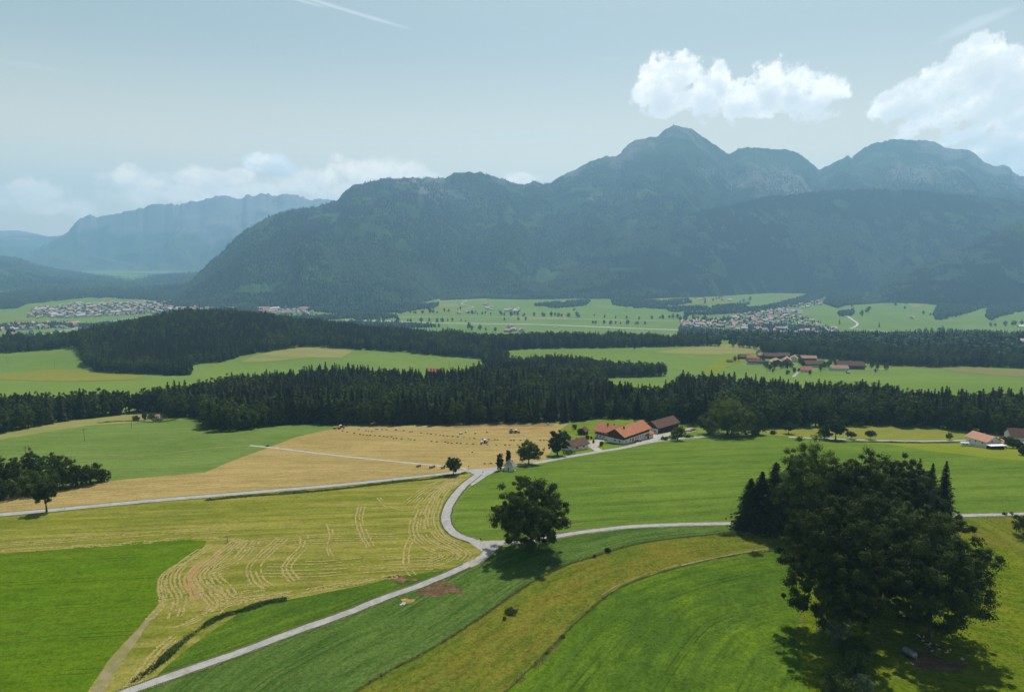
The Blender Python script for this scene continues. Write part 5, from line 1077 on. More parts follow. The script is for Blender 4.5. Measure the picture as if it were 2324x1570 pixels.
# chapel
def chapel():
    p = P1(1156, 1067.5); r = empty('chapel', p, R_(-14)); tag(r, 'tiny white wayside chapel with a flared grey shingle roof and two thujas behind', 'chapel')
    w = 2.15; MB().box(-w, w, -w, w*1.1, -.6, 3.1).build('wall', M_WHITE, r); MB().box(-w-.08, w+.08, -w-.08, w*1.1+.08, 3.103, 3.25).build('cornice', M_STONE, r)
    k = [(w+.95, 3.0), (w+.35, 3.45), (w-.35, 4.2), (w*.45, 5.2), (.12, 5.9)]; m = MB(); b = 0
    for rr, z in k: m.v += [(-rr, -rr, z), (rr, -rr, z), (rr, rr*1.06, z), (-rr, rr*1.06, z)]
    m.f = [[4*j+i, 4*j+(i+1) % 4, 4*j+4+(i+1) % 4, 4*j+4+i] for j in range(len(k)-1) for i in range(4)]+[[3, 2, 1, 0], [16, 17, 18, 19]]
    ro = m.build('roof', R_GREY, r); MB().cyl((0, 0, 5.85), (0, 0, 6.6), .05).box(-.25, .25, -.03, .03, 6.3, 6.37).build('cross', M_METAL, ro)
    MB().box(-.28, .28, -w-.05, -w-.01, .7, 2.3).build('window', M_GLASS, r); MB().box(-w-.06, -w-.01, -.5, .5, 0, 2.2).build('door', M_TIMBER, r)
    MB().box(w+.5, w+1.5, -.8, .2, -.3, .45).box(w+.6, w+1.4, -.7, .1, .46, .62).build('step', M_STONE, r); return r
chapel()
# houses at the right edge
house('white_house', corner_pos(2238, 1016.5, 14.5, 11.5, 104, -1, 1), 14.5, 11.5, 4.0, 6.9, 104, R_PINK, M_WHITE, M_WHITE, 3.8, .9, 'white house with a pale pink tiled roof beside the far road', 'house',
      wins=[('W', a, z, .9, 1.2) for a in (-3.0, -1.0) for z in (.9,)]+[('W', 1.5, 3.4, 1.0, 1.0), ('N', -4.5, 2.2, .8, 1.0), ('N', .5, 2.0, .8, 1.1), ('N', 4.5, 1.2, .8, 1.1)], chim=[(0, -.8, .9)])
house('garage', corner_pos(2264, 1016, 8, 7, 20), 8, 7, 2.6, 3.9, 20, R_PINK, M_WHITE, M_WHITE, 2.4, .5, 'low garage with a pink roof attached right of the white house', 'garage', wins=[('S', 0, 0, 2.6, 2.1, 'door')])
house('brown_house', gz(*P1(2326, 1001)[:2]), 21, 11, 4.4, 8.6, -14, R_BROWN, M_WHITE, M_WHITE, 4.2, .9, 'house with a steep brown roof and roof lights at the right edge of the photo', 'house', wins=[('S', -6, 1.2, 1, 1.2), ('S', -2, 1.2, 1, 1.2)], chim=[(1, .5, 1.2)])
house('dark_shed', gz(*P1(2330, 1018)[:2]), 9, 7, 2.6, 4.6, 20, R_SHEET, M_TIMBER, M_TIMBER, 2.2, .6, 'dark timber shed with a grey roof cut by the right edge of the photo', 'shed')
def carport():
    r = empty('carport', corner_pos(2248, 1020, 11, 3.6, 6), R_(6)); tag(r, 'dark open carport with a thin white roof in front of the white house', 'carport')
    MB().box(-5.6, 5.6, -1.9, 1.9, 2.1, 2.25).build('roof', M_WHITEP, r); MB().box(-5.3, 5.3, 1.6, 1.75, -.5, 2.09).build('wall', M_TIMBER, r)
    for x in (-5.2, -1.7, 1.7, 5.2): MB().box(x-.08, x+.08, -1.75, -1.6, -.5, 2.09).build('post', M_TIMBER, r)
    MB().box(-4.6, 4.4, -1.4, 1.3, -.4, 1.2).build('stored_goods', M_BLACKP, r, bevel=.2)
carport()
def caravan():
    p = P1(2189, 1012); r = empty('caravan', p, R_(-8)); tag(r, 'small white caravan parked on the grass left of the white house', 'caravan')
    MB().prism([(-1.1, .5), (1.1, .5), (1.15, 1.9), (.9, 2.5), (-.9, 2.5), (-1.15, 1.9)], -2.6, 2.6).build('body', M_WHITEP, r, bevel=.15)
    for x in (-1.2, .8): MB().box(x-.6, x+.6, -1.19, -1.15, 1.3, 1.85).build('window', M_GLASS, r)
    for y in (-1.0, 1.0): MB().cyl((0, y-.1, .34), (0, y+.1, .34), .34).build('wheel', M_TYRE, r)
    MB().box(2.6, 3.6, -.08, .08, .45, .55).build('drawbar', M_METAL, r)
caravan()

# ------------------------------------------------------------------ vehicles
def car(name, p, ang, paint, label, group=None):
    r = empty(name, p, R_(ang)); tag(r, label, 'car', group)
    MB().prism([(-2.1, .35), (2.1, .35), (2.15, .8), (1.2, .98), (-1.95, 1.0), (-2.1, .8)], -.85, .85).build('body', paint, r, bevel=.08).rotation_euler = (0, 0, R_(90))
    MB().prism([(-1.5, 1.0), (1.05, .97), (.45, 1.45), (-1.1, 1.47)], -.72, .72).build('cabin', M_GLASS, r, bevel=.05).rotation_euler = (0, 0, R_(90))
    MB().box(-.42, 1.02, -.62, .62, 1.475, 1.52).build('roof', paint, r)
    for x in (-1.3, 1.3):
        for y in (-.8, .8): MB().cyl((x, y-.1, .33), (x, y+.1, .33), .33, k=14).build('wheel', M_TYRE, r)
    return r
car('parked_car', P1(1449, 1002.5), 10, M_RED, 'small red car parked in front of the long barn')
car('parked_car', P1(2252, 1018.5), 5, M_BLACKP, 'black car standing at the carport of the white house')
def tractor(name, p, ang, paint, label, cab=M_BLACKP):
    r = empty(name, p, R_(ang)); tag(r, label, 'tractor')
    MB().box(.1, 2.3, -.45, .45, .85, 1.65).build('bonnet', paint, r, bevel=.12); MB().box(-1.5, .2, -.5, .5, .7, 1.2).build('chassis', M_BLACKP, r)
    MB().prism([(-.75, 1.2), (.75, 1.2), (.65, 2.55), (-.65, 2.55)], -1.3, .05).build('cab', M_GLASS, r); MB().box(-1.45, .2, -.8, .8, 2.56, 2.7).build('cab_roof', M_WHITEP, r)
    for y in (-.95, .95):
        w = MB().cyl((-1.0, y-.24, .88), (-1.0, y+.24, .88), .88, k=18).build('rear_wheel', M_TYRE, r); MB().cyl((-1.0, y-.26, .88), (-1.0, y+.26, .88), .42).build('rim', M_WHITEP, w)
        w = MB().cyl((1.7, y-.18, .58), (1.7, y+.18, .58), .58, k=16).build('front_wheel', M_TYRE, r); MB().cyl((1.7, y-.2, .58), (1.7, y+.2, .58), .28).build('rim', M_WHITEP, w)
        MB().box(-1.7, -.3, y-.28, y+.28, 1.78, 1.86).build('mudguard', paint, r)
    MB().cyl((1.4, .3, 1.6), (1.4, .3, 2.4), .05).build('exhaust', M_METAL, r); return r
def bale_mesh(r=.72, w=1.25):
    k = 20; m = MB(); M = Matrix.Rotation(R_(90), 4, 'X'); return MB().lathe([(r*.2, -w/2-.02), (r*.90, -w/2), (r, -w/2+.10), (r, w/2-.10), (r*.90, w/2), (r*.2, w/2+.02)], k, Matrix.Translation((0, 0, r)) @ M)
b0 = bale_mesh().build('round_bale', M_FILM, smooth_=False)
bales = [((899.8, 976.3), 'white wrapped round bale alone at the back left of the hay field'), ((1044.6, 985.3), 'white wrapped round bale, left one of a touching pair in the hay field'), ((1048.3, 984.6), 'white wrapped round bale, right one of a touching pair in the hay field'),
 ((1057.5, 981.6), 'white wrapped round bale just right of the touching pair'), ((1078.7, 983.6), 'white wrapped round bale midway between the pair and the baler'), ((1105.8, 981.4), 'white wrapped round bale nearest to the baler on its left'), ((1244, 964), 'white wrapped round bale at the wood edge by the farm garden')]
for i, ((u, v), l) in enumerate(bales):
    o = b0 if i == 0 else copy_tree(b0); o.location = P1(u, v); o.rotation_euler = (0, 0, rngf.rand()*3); tag(o, l, 'hay bale', 'round bales in the hay field')
b1 = bale_mesh(.74, 1.2).build('round_bale', M_STRAWB)
for i, ((u, v), l) in enumerate([((947.6, 1060.3), 'left bale of the two straw coloured bales beside the gravel track'), ((952.5, 1058.8), 'right bale of the two straw coloured bales beside the gravel track'), ((977, 1062.8), 'left bale of the three straw coloured bales beside the track'), ((980.6, 1061.8), 'middle bale of the three straw coloured bales beside the track'), ((984.6, 1060.5), 'right bale of the three straw coloured bales beside the track'), ((1003.4, 1063.6), 'left bale of the last pair behind the roadside tree'), ((1007.6, 1062.6), 'right bale of the last pair behind the roadside tree')]):
    o = b1 if i == 0 else copy_tree(b1); o.location = P1(u, v); o.rotation_euler = (0, 0, .5+.2*rngf.rand()); tag(o, l, 'hay bale', 'round bales beside the track')
t1 = tractor('tractor', P1(1172.5, 983), -12, M_GREENP, 'green tractor pulling the baler over the raked hay')
def baler():
    r = empty('round_baler', P1(1160.5, 982.5), R_(-6)); tag(r, 'yellow green round baler coupled behind the green tractor', 'baler')
    MB().prism([(-1.7, .7), (1.5, .7), (1.6, 1.7), (.9, 2.5), (-1.0, 2.4), (-1.8, 1.6)], -1.15, 1.15).build('chamber', plain_mat('baler_paint', (.22,.24,.05), .5, .2, 1.0), r, bevel=.08).rotation_euler = (0, 0, R_(90))
    for y in (-1.25, 1.25): MB().cyl((-.2, y-.2, .55), (-.2, y+.2, .55), .55, k=16).build('wheel', M_TYRE, r)
    MB().box(1.5, 3.6, -.1, .1, .6, .75).build('drawbar', M_BLACKP, r)
baler(); o = copy_tree(b0); o.location = Vector(P1(1160.5, 982.5))+Vector((0, .2, 2.42)); tag(o, 'white wrapped round bale lying on top of the baler', 'hay bale'); del o['group']
t2 = tractor('tractor', P1(1098.5, 1006), 205, M_WHITEP, 'pale tractor carrying a bale on its rear in the middle of the hay field')
o = copy_tree(b0); q = Vector(P1(1098.5, 1006)); a = R_(205); o.location = q+Vector((-math.cos(a)*2.5, -math.sin(a)*2.5, .7)); o.rotation_euler = (0, 0, a); tag(o, 'white wrapped round bale carried behind the pale tractor', 'hay bale'); del o['group']
t3 = tractor('tractor', P1(775, 972), 8, M_RED, 'red tractor at the back left corner of the hay field')
def tedder():
    r = empty('hay_trailer', P1(765, 973.5), R_(12)); tag(r, 'low hay trailer with ochre sides behind the red tractor', 'trailer')
    MB().box(-3, 2.6, -1.1, 1.1, .9, 1.1).build('bed', M_BLACKP, r); MB().box(-2.9, 2.4, -1.0, 1.0, 1.105, 2.0).build('load', M_YELL, r, bevel=.25)
    for x in (-1.6, 1.2):
        for y in (-1.0, 1.0): MB().cyl((x, y-.15, .45), (x, y+.15, .45), .45).build('wheel', M_TYRE, r)
    MB().box(2.6, 4.4, -.06, .06, .85, .95).build('drawbar', M_METAL, r)
tedder()
sb = MB().box(-.5, .5, -.26, .26, 0, .42).build('square_bale', M_DHAY, bevel=.04)
RA = [(137,198),(180,207),(245,219),(298,228),(328,232),(362,237),(390,238),(435,240),(478,244),(516,248),(546,252),(586,252),(606,267),(632,266),(680,270),(742,268),(764,277),(800,280),(955,293),(1003,297),(1084,299),(1108,307),(1141,310),(1190,309),(1224,312),(1280,314),(1338,317),(1411,322),(1470,325),(1551,327),(1633,328),(1672,329),(1749,325)]
RB = [(287,185),(352,195),(377,201),(405,203),(445,183),(460,182),(500,184),(541,186),(626,188),(700,195),(759,206),(778,206),(860,216),(917,221),(951,227),(996,231),(1035,236),(1065,239),(1102,243),(1151,248),(1196,253),(1252,258),(1307,262),(1349,267),(1428,272),(1480,276),(1538,278),(1564,279),(1685,284),(1714,285),(1775,284),(1957,285),(1990,285),(2016,284)]
RC = [(1331,393),(1445,498),(1504,497),(1549,492),(1997,357),(1985,368),(1988,378),(1980,392),(1970,408),(1695,473)]
first = [True]
for rows_, lab in ((RA, 'small dark square bale in the front row across the hay field'), (RB, 'small dark square bale in the back row across the hay field'), (RC, 'small dark square bale at the right end of the hay field')):
    for x, y in rows_:
        o = sb if first[0] else copy_tree(sb); first[0] = False
        o.location = P1(743.7+x/4.054, 929.6+y/4.054); s = 1.15+.3*rngf.rand(); o.scale = (s, s, s); o.rotation_euler = (0, 0, rngf.normal()*.25+(1.5 if rngf.rand() < .12 else 0)); tag(o, lab, 'hay bale', lab.replace('small dark square bale', 'small square bales'))
# trucks on the valley road
for i, (u, v, l) in enumerate([(1074, 739.3, 'white lorry on the valley highway, first of two'), (1107, 739.8, 'white lorry on the valley highway, second of two'), (1261, 744.8, 'pale lorry on the valley highway right of the other two')]):
    r = empty('lorry', P1(u, v), R_(-4)); tag(r, l, 'lorry', 'lorries on the valley highway'); MB().box(-9, 6, -1.3, 1.3, 1.2, 4.2).build('box_body', M_WHITEP, r); MB().box(6.4, 8.8, -1.25, 1.25, .8, 3.4).build('cab', M_WHITEP, r, bevel=.2)
    for x in (-7, -5.5, 5, 7.5):
        MB().cyl((x, -1.3, .55), (x, 1.3, .55), .55).build('wheels', M_TYRE, r)
# water trailer under the oaks
def water_trailer():
    r = empty('water_trailer', P1(2064, 1490), R_(112)); tag(r, 'blue grey water tank trailer standing in the shade of the oaks', 'water trailer')
    M = Matrix.Translation((0, 0, 1.35)) @ Matrix.Rotation(R_(90), 4, 'Y')
    MB().lathe([(.15, -1.95), (.55, -1.88), (.78, -1.65), (.85, -1.3), (.85, 1.3), (.78, 1.65), (.55, 1.88), (.15, 1.95)], 22, M).build('tank', M_METAL, r, smooth_=True)
    MB().cyl((-.3, 0, 2.15), (-.3, 0, 2.35), .28).build('hatch', M_METAL, r); MB().box(-1.6, 1.8, -.5, .5, .42, .52).build('frame', M_BLACKP, r)
    for y in (-.85, .85): MB().cyl((-.1, y-.12, .42), (-.1, y+.12, .42), .42, k=16).build('wheel', M_TYRE, r)
    MB().box(1.8, 3.1, -.05, .05, .44, .54).build('drawbar', M_METAL, r); MB().cyl((-2.05, 0, .5), (-2.05, 0, .9), .12).build('drinker', M_METAL, r)
water_trailer()
# ------------------------------------------------------------------ cows
def cow_mat(name, seed, dark=(.015,.012,.01), light=(.34,.33,.30)):
    m, nt, b = new_mat(name); o = nn(nt, 'ShaderNodeTexCoord').outputs['Object']; mp = nn(nt, 'ShaderNodeMapping'); mp.inputs['Location'].default_value = (seed*3.1, seed, 0); nt.links.new(o, mp.inputs[0])
    n = tex(nt, mp.outputs[0], 1.4, 2, .5); nt.links.new(mix_c(nt, smooth(nt, n, .49, .51), dark, light), b.inputs['Base Color']); return m
def cow(p, ang, lying, mat, label):
    r = empty('cow', p, R_(ang)); tag(r, label, 'cow', 'cows resting under the oaks'); V = []; E = []; Rd = []
    def add(co, rad, prev=None):
        V.append(co); Rd.append(rad); i = len(V)-1
        if prev is not None: E.append((prev, i))
        return i
    z = .62 if lying else 1.12
    hip = add((-.70, 0, z), .34); mid = add((-.1, 0, z-.04), .42, hip); ch = add((.48, 0, z), .40, mid); nk = add((.82, 0, z+.16), .24, ch); nk2 = add((1.05, 0, z+.28), .17, nk)
    hd = add((1.22, 0, z+.30), .16, nk2); mz = add((1.50, 0, z+.12), .10, hd)
    tl = add((-1.02, 0, z+.12), .07, hip); tl2 = add((-1.10, 0, z-.35), .03, tl); add((-1.10, .02, max(.12, z-.62)), .05, tl2)
    for s in (-1, 1):
        if lying:
            a = add((.42, .26*s, z-.26), .13, ch); k = add((.80, .30*s, .16), .08, a); add((.45, .34*s, .07), .06, k)
            a = add((-.62, .30*s, z-.24), .18, hip); k = add((-.20, .42*s, .18), .10, a); add((-.62, .46*s, .07), .06, k)
        else:
            a = add((.50, .20*s, z-.34), .14, ch); k = add((.52, .20*s, .48), .075, a); f = add((.50, .20*s, .12), .055, k); add((.53, .20*s, .04), .07, f)
            a = add((-.72, .20*s, z-.30), .17, hip); kn = add((-.60, .22*s, .78), .11, a); hk = add((-.82, .22*s, .48), .075, kn); f = add((-.78, .22*s, .12), .055, hk); add((-.75, .22*s, .04), .07, f)
        e = add((1.12, .16*s, z+.40), .05, hd); add((1.10, .30*s, z+.38), .035, e)
    me = bpy.data.meshes.new('body'); me.from_pydata(V, E, []); me.materials.append(mat); o = link(bpy.data.objects.new('body', me), r)
    sk = o.modifiers.new('skin', 'SKIN'); sv = me.skin_vertices[0].data
    for i, rr in enumerate(Rd): sv[i].radius = (rr, rr)
    sv[0].use_root = True; ss = o.modifiers.new('sub', 'SUBSURF'); ss.levels = 1; ss.render_levels = 2
    for s in (-1, 1): MB().cyl((1.16, .09*s, z+.44), (1.20, .20*s, z+.58), .025, .008, 6).build('horn', M_STONE, r)
    return r
CM = [cow_mat('cow_coat_a', 1), cow_mat('cow_coat_b', 2), cow_mat('cow_coat_c', 5, (.10,.04,.015))]
cow(P1(2090, 1450), 190, False, CM[0], 'black and white cow standing deepest in the shade of the oaks')
cow(P1(2104, 1462), 150, True, CM[1], 'black and white cow lying behind the water trailer')
cow(P1(2114, 1478), 100, True, CM[0], 'black and white cow lying, left one of the front pair under the oaks')
cow(P1(2130, 1474), 80, True, CM[1], 'black and white cow lying, right one of the front pair under the oaks')
cow(P1(2150, 1482), 20, True, CM[2], 'brown and white cow lying at the right of the resting herd')
mb = MB().lathe([(.3, 0), (.42, .05), (.45, .35), (.36, .36), (.33, .08)], 14).build('water_trough', M_STONE); mb.location = P1(2184, 1496); tag(mb, 'small white tub lying on the pasture at the shade edge', 'tub')

# ------------------------------------------------------------------ fences, posts, poles and signs
def fence(line, step, label, wires=2, hgt=1.05, name='pasture_fence', nmax=100, r_=.055):
    ln = W(spline(line, 8)); q = dens(ln[:, :2], step)[:nmax]; base = gz(*q[len(q)//2]); r = empty(name, base); tag(r, label, 'fence'); pts = []
    m0 = None
    for i, (x, y) in enumerate(q):
        x += rngf.normal()*.1; y += rngf.normal()*.1; z = float(H(x, y)); h = hgt*(.85+.3*rngf.rand())
        if m0 is None: o = MB().cyl((0, 0, -.3), (0, 0, 1.0), r_, r_*.9, 6).build('post', M_POST, r); m0 = o
        else: o = m0.copy(); COL.objects.link(o); o.parent = r
        o.location = (x-base[0], y-base[1], z-base[2]); o.scale = (1, 1, h); o.rotation_euler = (rngf.normal()*.06, rngf.normal()*.06, 0); pts.append((x-base[0], y-base[1], z-base[2]+h))
    parts = []
    for k in range(wires): parts.append(tube([(a, b, c-.12-.38*k) for a, b, c in pts], np.full(len(pts), .006), 3))
    V, F = join_parts(parts); np_obj('wire', V, F, M_METAL, r); return r
fence(FENCE1[1:], 3.6, 'upper pasture fence of thin wooden posts between the crop strip and the rough pasture')
fence(FENCE2[1:], 3.4, 'lower pasture fence of thin wooden posts along the curved crop field')
fence([(2090, 1568), (2190, 1545), (2260, 1515), (2324, 1500)], 9, 'thin electric fence across the lower right pasture', 1, 1.15)
fence([(2240, 1178), (2290, 1174), (2360, 1172)], 6, 'short run of fence beside the road at the right edge', 1)
fence([(1285, 980), (1300, 968), (1330, 962), (1360, 958)], 4, 'garden fence of small posts behind the farm garden', 1, 1.2)
fence([(2155, 1003), (2175, 1007), (2180, 1010)], 3, 'short fence left of the caravan', 1, 1.2)
pp = empty('roadside_post', (0, 0, 0)); MB().box(-.06, .06, -.05, .05, -.2, 1.0).build('post', M_WHITEP, pp); MB().box(-.063, .063, -.053, .053, .72, .90).build('reflector', M_BLACKP, pp)
for i, (u, v, l) in enumerate([(57, 1159, 'white roadside post left of the narrow tree on the main road'), (147, 1157, 'white roadside post right of the narrow tree on the main road'), (313, 1135, 'white roadside post on the far side of the main road, left of centre'), (554, 1115, 'white roadside post halfway along the main road'), (779, 1096, 'white roadside post where the weedy ditch starts'), (1066, 1066, 'white roadside post at the track mouth by the junction')]):
    o = pp if i == 0 else copy_tree(pp); o.location = P1(u, v); o.scale = (1.3, 1.3, 1.15); tag(o, l, 'road post', 'white posts along the main road')
def sign(p, ang, kind, label):
    r = empty('road_sign', p, R_(ang)); tag(r, label, 'road sign'); MB().cyl((0, 0, -.3), (0, 0, 2.6), .035, k=8).build('pole', M_METAL, r)
    if kind == 'tri':
        m = MB(); m.v = [(-.5, -.06, 2.6), (.5, -.06, 2.6), (0, -.06, 1.75), (-.5, -.04, 2.6), (.5, -.04, 2.6), (0, -.04, 1.75)]; m.f = [[0, 2, 1], [3, 4, 5], [0, 1, 4, 3], [1, 2, 5, 4], [2, 0, 3, 5]]; pl = m.build('plate', M_RED, r)
        m = MB(); m.v = [(-.33, -.07, 2.51), (.33, -.07, 2.51), (0, -.07, 1.95), (-.33, -.062, 2.51), (.33, -.062, 2.51), (0, -.062, 1.95)]; m.f = [[0, 2, 1], [3, 4, 5], [0, 1, 4, 3], [1, 2, 5, 4], [2, 0, 3, 5]]; m.build('face', M_WHITEP, pl)
    elif kind == 'disc': MB().cyl((0, -.06, 2.25), (0, -.04, 2.25), .32, k=20).build('plate', M_BLACKP, r)
    else: MB().box(-.45, .45, -.06, -.04, 1.95, 2.35).build('plate', M_YELL, r)
sign(P1(1096, 1081), 10, 'tri', 'triangular give way sign at the junction below the chapel'); sign(P1(1091, 1236), 30, 'disc', 'round sign seen from behind at the fork by the big oak')
sign(P1(1110, 1060), 0, 'board', 'small direction sign at the far side of the junction'); sign(P1(1316, 1026), 20, 'board', 'small post with a plate beside the farm road')
sign(P1(1064, 1067), 0, 'disc', 'small sign between the track mouth and the main road')
def pole(u, v, h, label, arms=1, H_=False):
    r = empty('utility_pole', P1(u, v), R_(20)); tag(r, label, 'utility pole', 'poles of the power line over the fields')
    for x in ((-.9, .9) if H_ else (0,)): MB().cyl((x, 0, -.5), (x, 0, h), .15, .10, 8).build('pole', M_POST, r)
    for k in range(arms): MB().box(-1.3-.9*H_, 1.3+.9*H_, -.06, .06, h-.5-.9*k, h-.36-.9*k).build('crossarm', M_POST, r)
    for x in (-1.1, 0, 1.1): MB().cyl((x, 0, h-.36), (x, 0, h-.1), .06, k=6).build('insulator', M_WHITEP, r)
    return r
pole(64, 1046, 9.0, 'double armed power pole rising behind the left grove', 2, True); pole(192, 1001, 8.5, 'wooden power pole on the green hill left of centre'); pole(299, 972, 7.0, 'wooden power pole near the bushes at the wood edge')
pole(516, 1230, 2.6, 'short lone post at the tip of the left green field', 1); pole(125, 834, 12, 'power pole in the far left meadow'); pole(16, 824, 12, 'power pole at the left edge of the far meadow'); pole(1019, 836, 13, 'power pole in the meadow beyond the first wood'); pole(1740, 851, 13, 'power pole below the hamlet')
# farm clutter
def parasol(u, v, l):
    r = empty('parasol', P1(u, v)); tag(r, l, 'parasol'); MB().cyl((0, 0, 0), (0, 0, 2.3), .03, k=6).build('pole', M_METAL, r); MB().lathe([(1.5, 1.95), (1.45, 2.0), (.1, 2.5)], 8).build('canopy', M_FABRIC, r)
parasol(1356, 993, 'pale parasol on the farm lawn, left one of two'); parasol(1367, 989, 'pale parasol beside the farmhouse, right one of two')
for i, (u, v, l) in enumerate([(1549, 979, 'pale stack of logs right of the brown shed'), (1561, 979, 'stack of cut timber before the very broad tree'), (1571, 977, 'darker timber stack closest to the very broad tree')]):
    m = MB(); 
    for a in range(7):
        for b in range(3): m.cyl((-2.4+.1*rngf.rand(), -1.2+.4*a+.2*(b % 2), .2+.35*b), (2.4+.1*rngf.rand(), -1.2+.4*a+.2*(b % 2), .2+.35*b), .19, k=8)
    o = m.build('log_stack', M_STRAWB if i < 2 else M_POST); o.location = P1(u, v); o.rotation_euler = (0, 0, R_(20*i)); tag(o, l, 'log stack')
def bench(u, v, l):
    r = empty('garden_bench', P1(u, v), R_(20)); tag(r, l, 'bench'); MB().box(-1.1, 1.1, -.25, .25, .42, .48).build('seat', M_STONE, r); MB().box(-1.1, 1.1, .22, .28, .49, .95).build('backrest', M_STONE, r)
    for x in (-.95, .95): MB().box(x-.05, x+.05, -.2, .2, 0, .415).build('leg', M_STONE, r)
bench(1351, 984, 'pale garden bench right of the garden shed')
def quad(u, v):
    r = empty('quad_bike', P1(u, v), R_(170)); tag(r, 'small dark quad bike standing on the gravel track', 'quad bike'); MB().box(-.8, .8, -.35, .35, .45, .85).build('body', M_BLACKP, r, bevel=.1); MB().box(-.6, .1, -.25, .25, .86, 1.0).build('seat', M_BLACKP, r)
    for x in (-.6, .65):
        for y in (-.5, .5): MB().cyl((x, y-.12, .3), (x, y+.12, .3), .3).build('wheel', M_TYRE, r)
    MB().box(.45, .52, -.4, .4, 1.1, 1.16).build('handlebar', M_METAL, r)
quad(607, 1013)
# small stone boundary heap on the gravelly spot by the low road
mh = MB(); 
for k in range(14): a, b = rngf.rand()*1.6-.8, rngf.rand()*1.2-.6; s = .15+.2*rngf.rand(); mh.box(a-s, a+s, b-s, b+s, -.1, s, Matrix.Rotation(rngf.rand(), 4, 'Z'))
o = mh.build('stone_heap', M_STONE); o.location = P1(913, 1371); tag(o, 'small heap of stones on bare ground beside the low road', 'stone heap')

# ------------------------------------------------------------------ the hamlet
HAM = [(1656,822,9,6,2.4,4.2,0,R_DARK,M_TIMBER,M_TIMBER,'little dark hut at the left end of the hamlet'),
 (1688,814,19,12,4.5,8,-6,R_BROWN,M_TIMBER2,M_TIMBER,'brown farm building at the left of the hamlet, behind the orange roof'),
 (1705,817,18,12,5,8.4,-8,R_ORANGE,M_WHITE,M_TIMBER,'house with the brightest orange roof of the hamlet'),
 (1712,826,24,13,5.4,8.8,-6,R_BROWN,M_WHITE,M_TIMBER,'white walled house with brown roof before the orange roof'),
 (1731,811,19,12,5,8.6,-10,R_PALE,M_WHITE,M_TIMBER,'pale roofed house at the back of the hamlet'),
 (1752,813,30,14,5.4,9.6,-12,R_BROWN,M_TIMBER,M_TIMBER,'long brown roofed barn at the back of the hamlet'),
 (1777,812,22,14,5.4,9.4,-10,R_BROWN,M_TIMBER,M_TIMBER,'second brown roofed barn right of the long rear one'),
 (1762,829,22,20,7,11.5,78,R_PALE,M_WHITE,M_TIMBER,'large farmhouse with white front and balconies, centre of the hamlet'),
 (1786,824,26,14,6,10.5,70,R_PALE,M_BRICK,M_BRICK,'barn with reddish gable right of the large farmhouse'),
 (1802,819,20,12,6,10,65,R_PALE,M_WHITE,M_WHITE,'white gabled house behind the reddish barn'),
 (1834,818,27,13,5.4,9,-10,R_PALE,M_TIMBER2,M_TIMBER,'pale roofed barn behind the long brown roof'),
 (1846,832,36,15,6,10.4,8,R_BROWN,M_WHITE,M_TIMBER,'long brown roofed barn with white base in the right half of the hamlet'),
 (1829,843,16,13,4,8,-20,R_ORANGE,M_WHITE,M_WHITE,'small house with reddish roof beside the road into the hamlet'),
 (1903,840,28,12,4.6,8,-4,R_PALE,M_WHITE,M_WHITE,'long white house with pale roof in front of the biggest barn'),
 (1928,836,44,18,6.4,12,-10,R_BROWN,M_TIMBER,M_TIMBER,'biggest barn of the hamlet, dark timber under a wide brown roof'),
 (1957,832,11,8,3,5,-4,R_PALE,M_TIMBER2,M_TIMBER2,'small pale roofed shed right of the biggest barn'),
 (1925,847,5,3,2.2,3.2,15,R_SHEET,M_TIMBER2,M_TIMBER2,'tiny shed alone on the grass below the biggest barn'),
 (986,858,17,12,4.6,8,-20,R_ORANGE,M_TIMBER2,M_TIMBER,'lonely orange roof showing among the trees of the first wood')]
for i, (u, v, L, Wd, hw, hr, an, rm, lo, upm, lab) in enumerate(HAM):
    w = [('S', a, 1.1, 1.1, 1.3) for a in np.linspace(-L/2+2, L/2-2, max(2, int(L/5)))]+[('W', a, z, 1.1, 1.3) for a in (-Wd/4, 0, Wd/4) for z in ((1.1, 3.6) if hw > 5 else (1.1,))]
    if L < 12: w = [('S', 0, 0, 1.6, 2, 'door')]
    p = P1(u, v)
    if i == 17: p = P1(985, 862); p[2] = p[2]+8
    house('farmhouse' if lo is M_WHITE else ('barn' if L > 12 else 'shed'), p, L*.92, Wd*.92, hw, hr, an, rm, lo, upm, hw*.5 if upm is not lo else hw-.2, 1.1, lab, 'farmhouse' if lo is M_WHITE else ('barn' if L > 12 else 'shed'), wins=w, chim=[(L*.15, 1, 1.2)] if lo is M_WHITE else [], balc=[('W', -Wd/3, Wd/3, 3.4)] if 'balcon' in lab else [])
HT = [(1668,821),(1676,819),(1735,832),(1741,836),(1747,841),(1754,846),(1757,838),(1772,836),(1779,834),(1786,840),(1795,836),(1801,844),(1790,848),(1786,852),(1812,818),(1816,827),(1822,832),(1870,838),(1878,834),(1862,842),(1884,830),(1893,826),(1908,824),(1920,822),(1978,836),(1991,840),(2011,840),(1986,845),(1720,810),(1838,852),(1730,822),(1804,846),(1813,845),(1965,828)]
HL = ['round dark tree among the hamlet roofs', 'broad green tree beside a hamlet house', 'small orchard tree below the hamlet']
for i, (u, v) in enumerate(HT):
    put_copy(PB[i % 4], P1(u, v), rngf.rand()*6, (.50+.22*rngf.rand())*(.6 if v > 843 else 1), HL[2 if v > 840 else i % 2], ['round trees among the hamlet roofs', 'broad trees beside hamlet houses', 'orchard trees below the hamlet'][2 if v > 840 else i % 2])
put_copy(PB[1], P1(1413.5+26, 794), 1, .55, 'single small tree in the meadow in front of the rear wood', None)

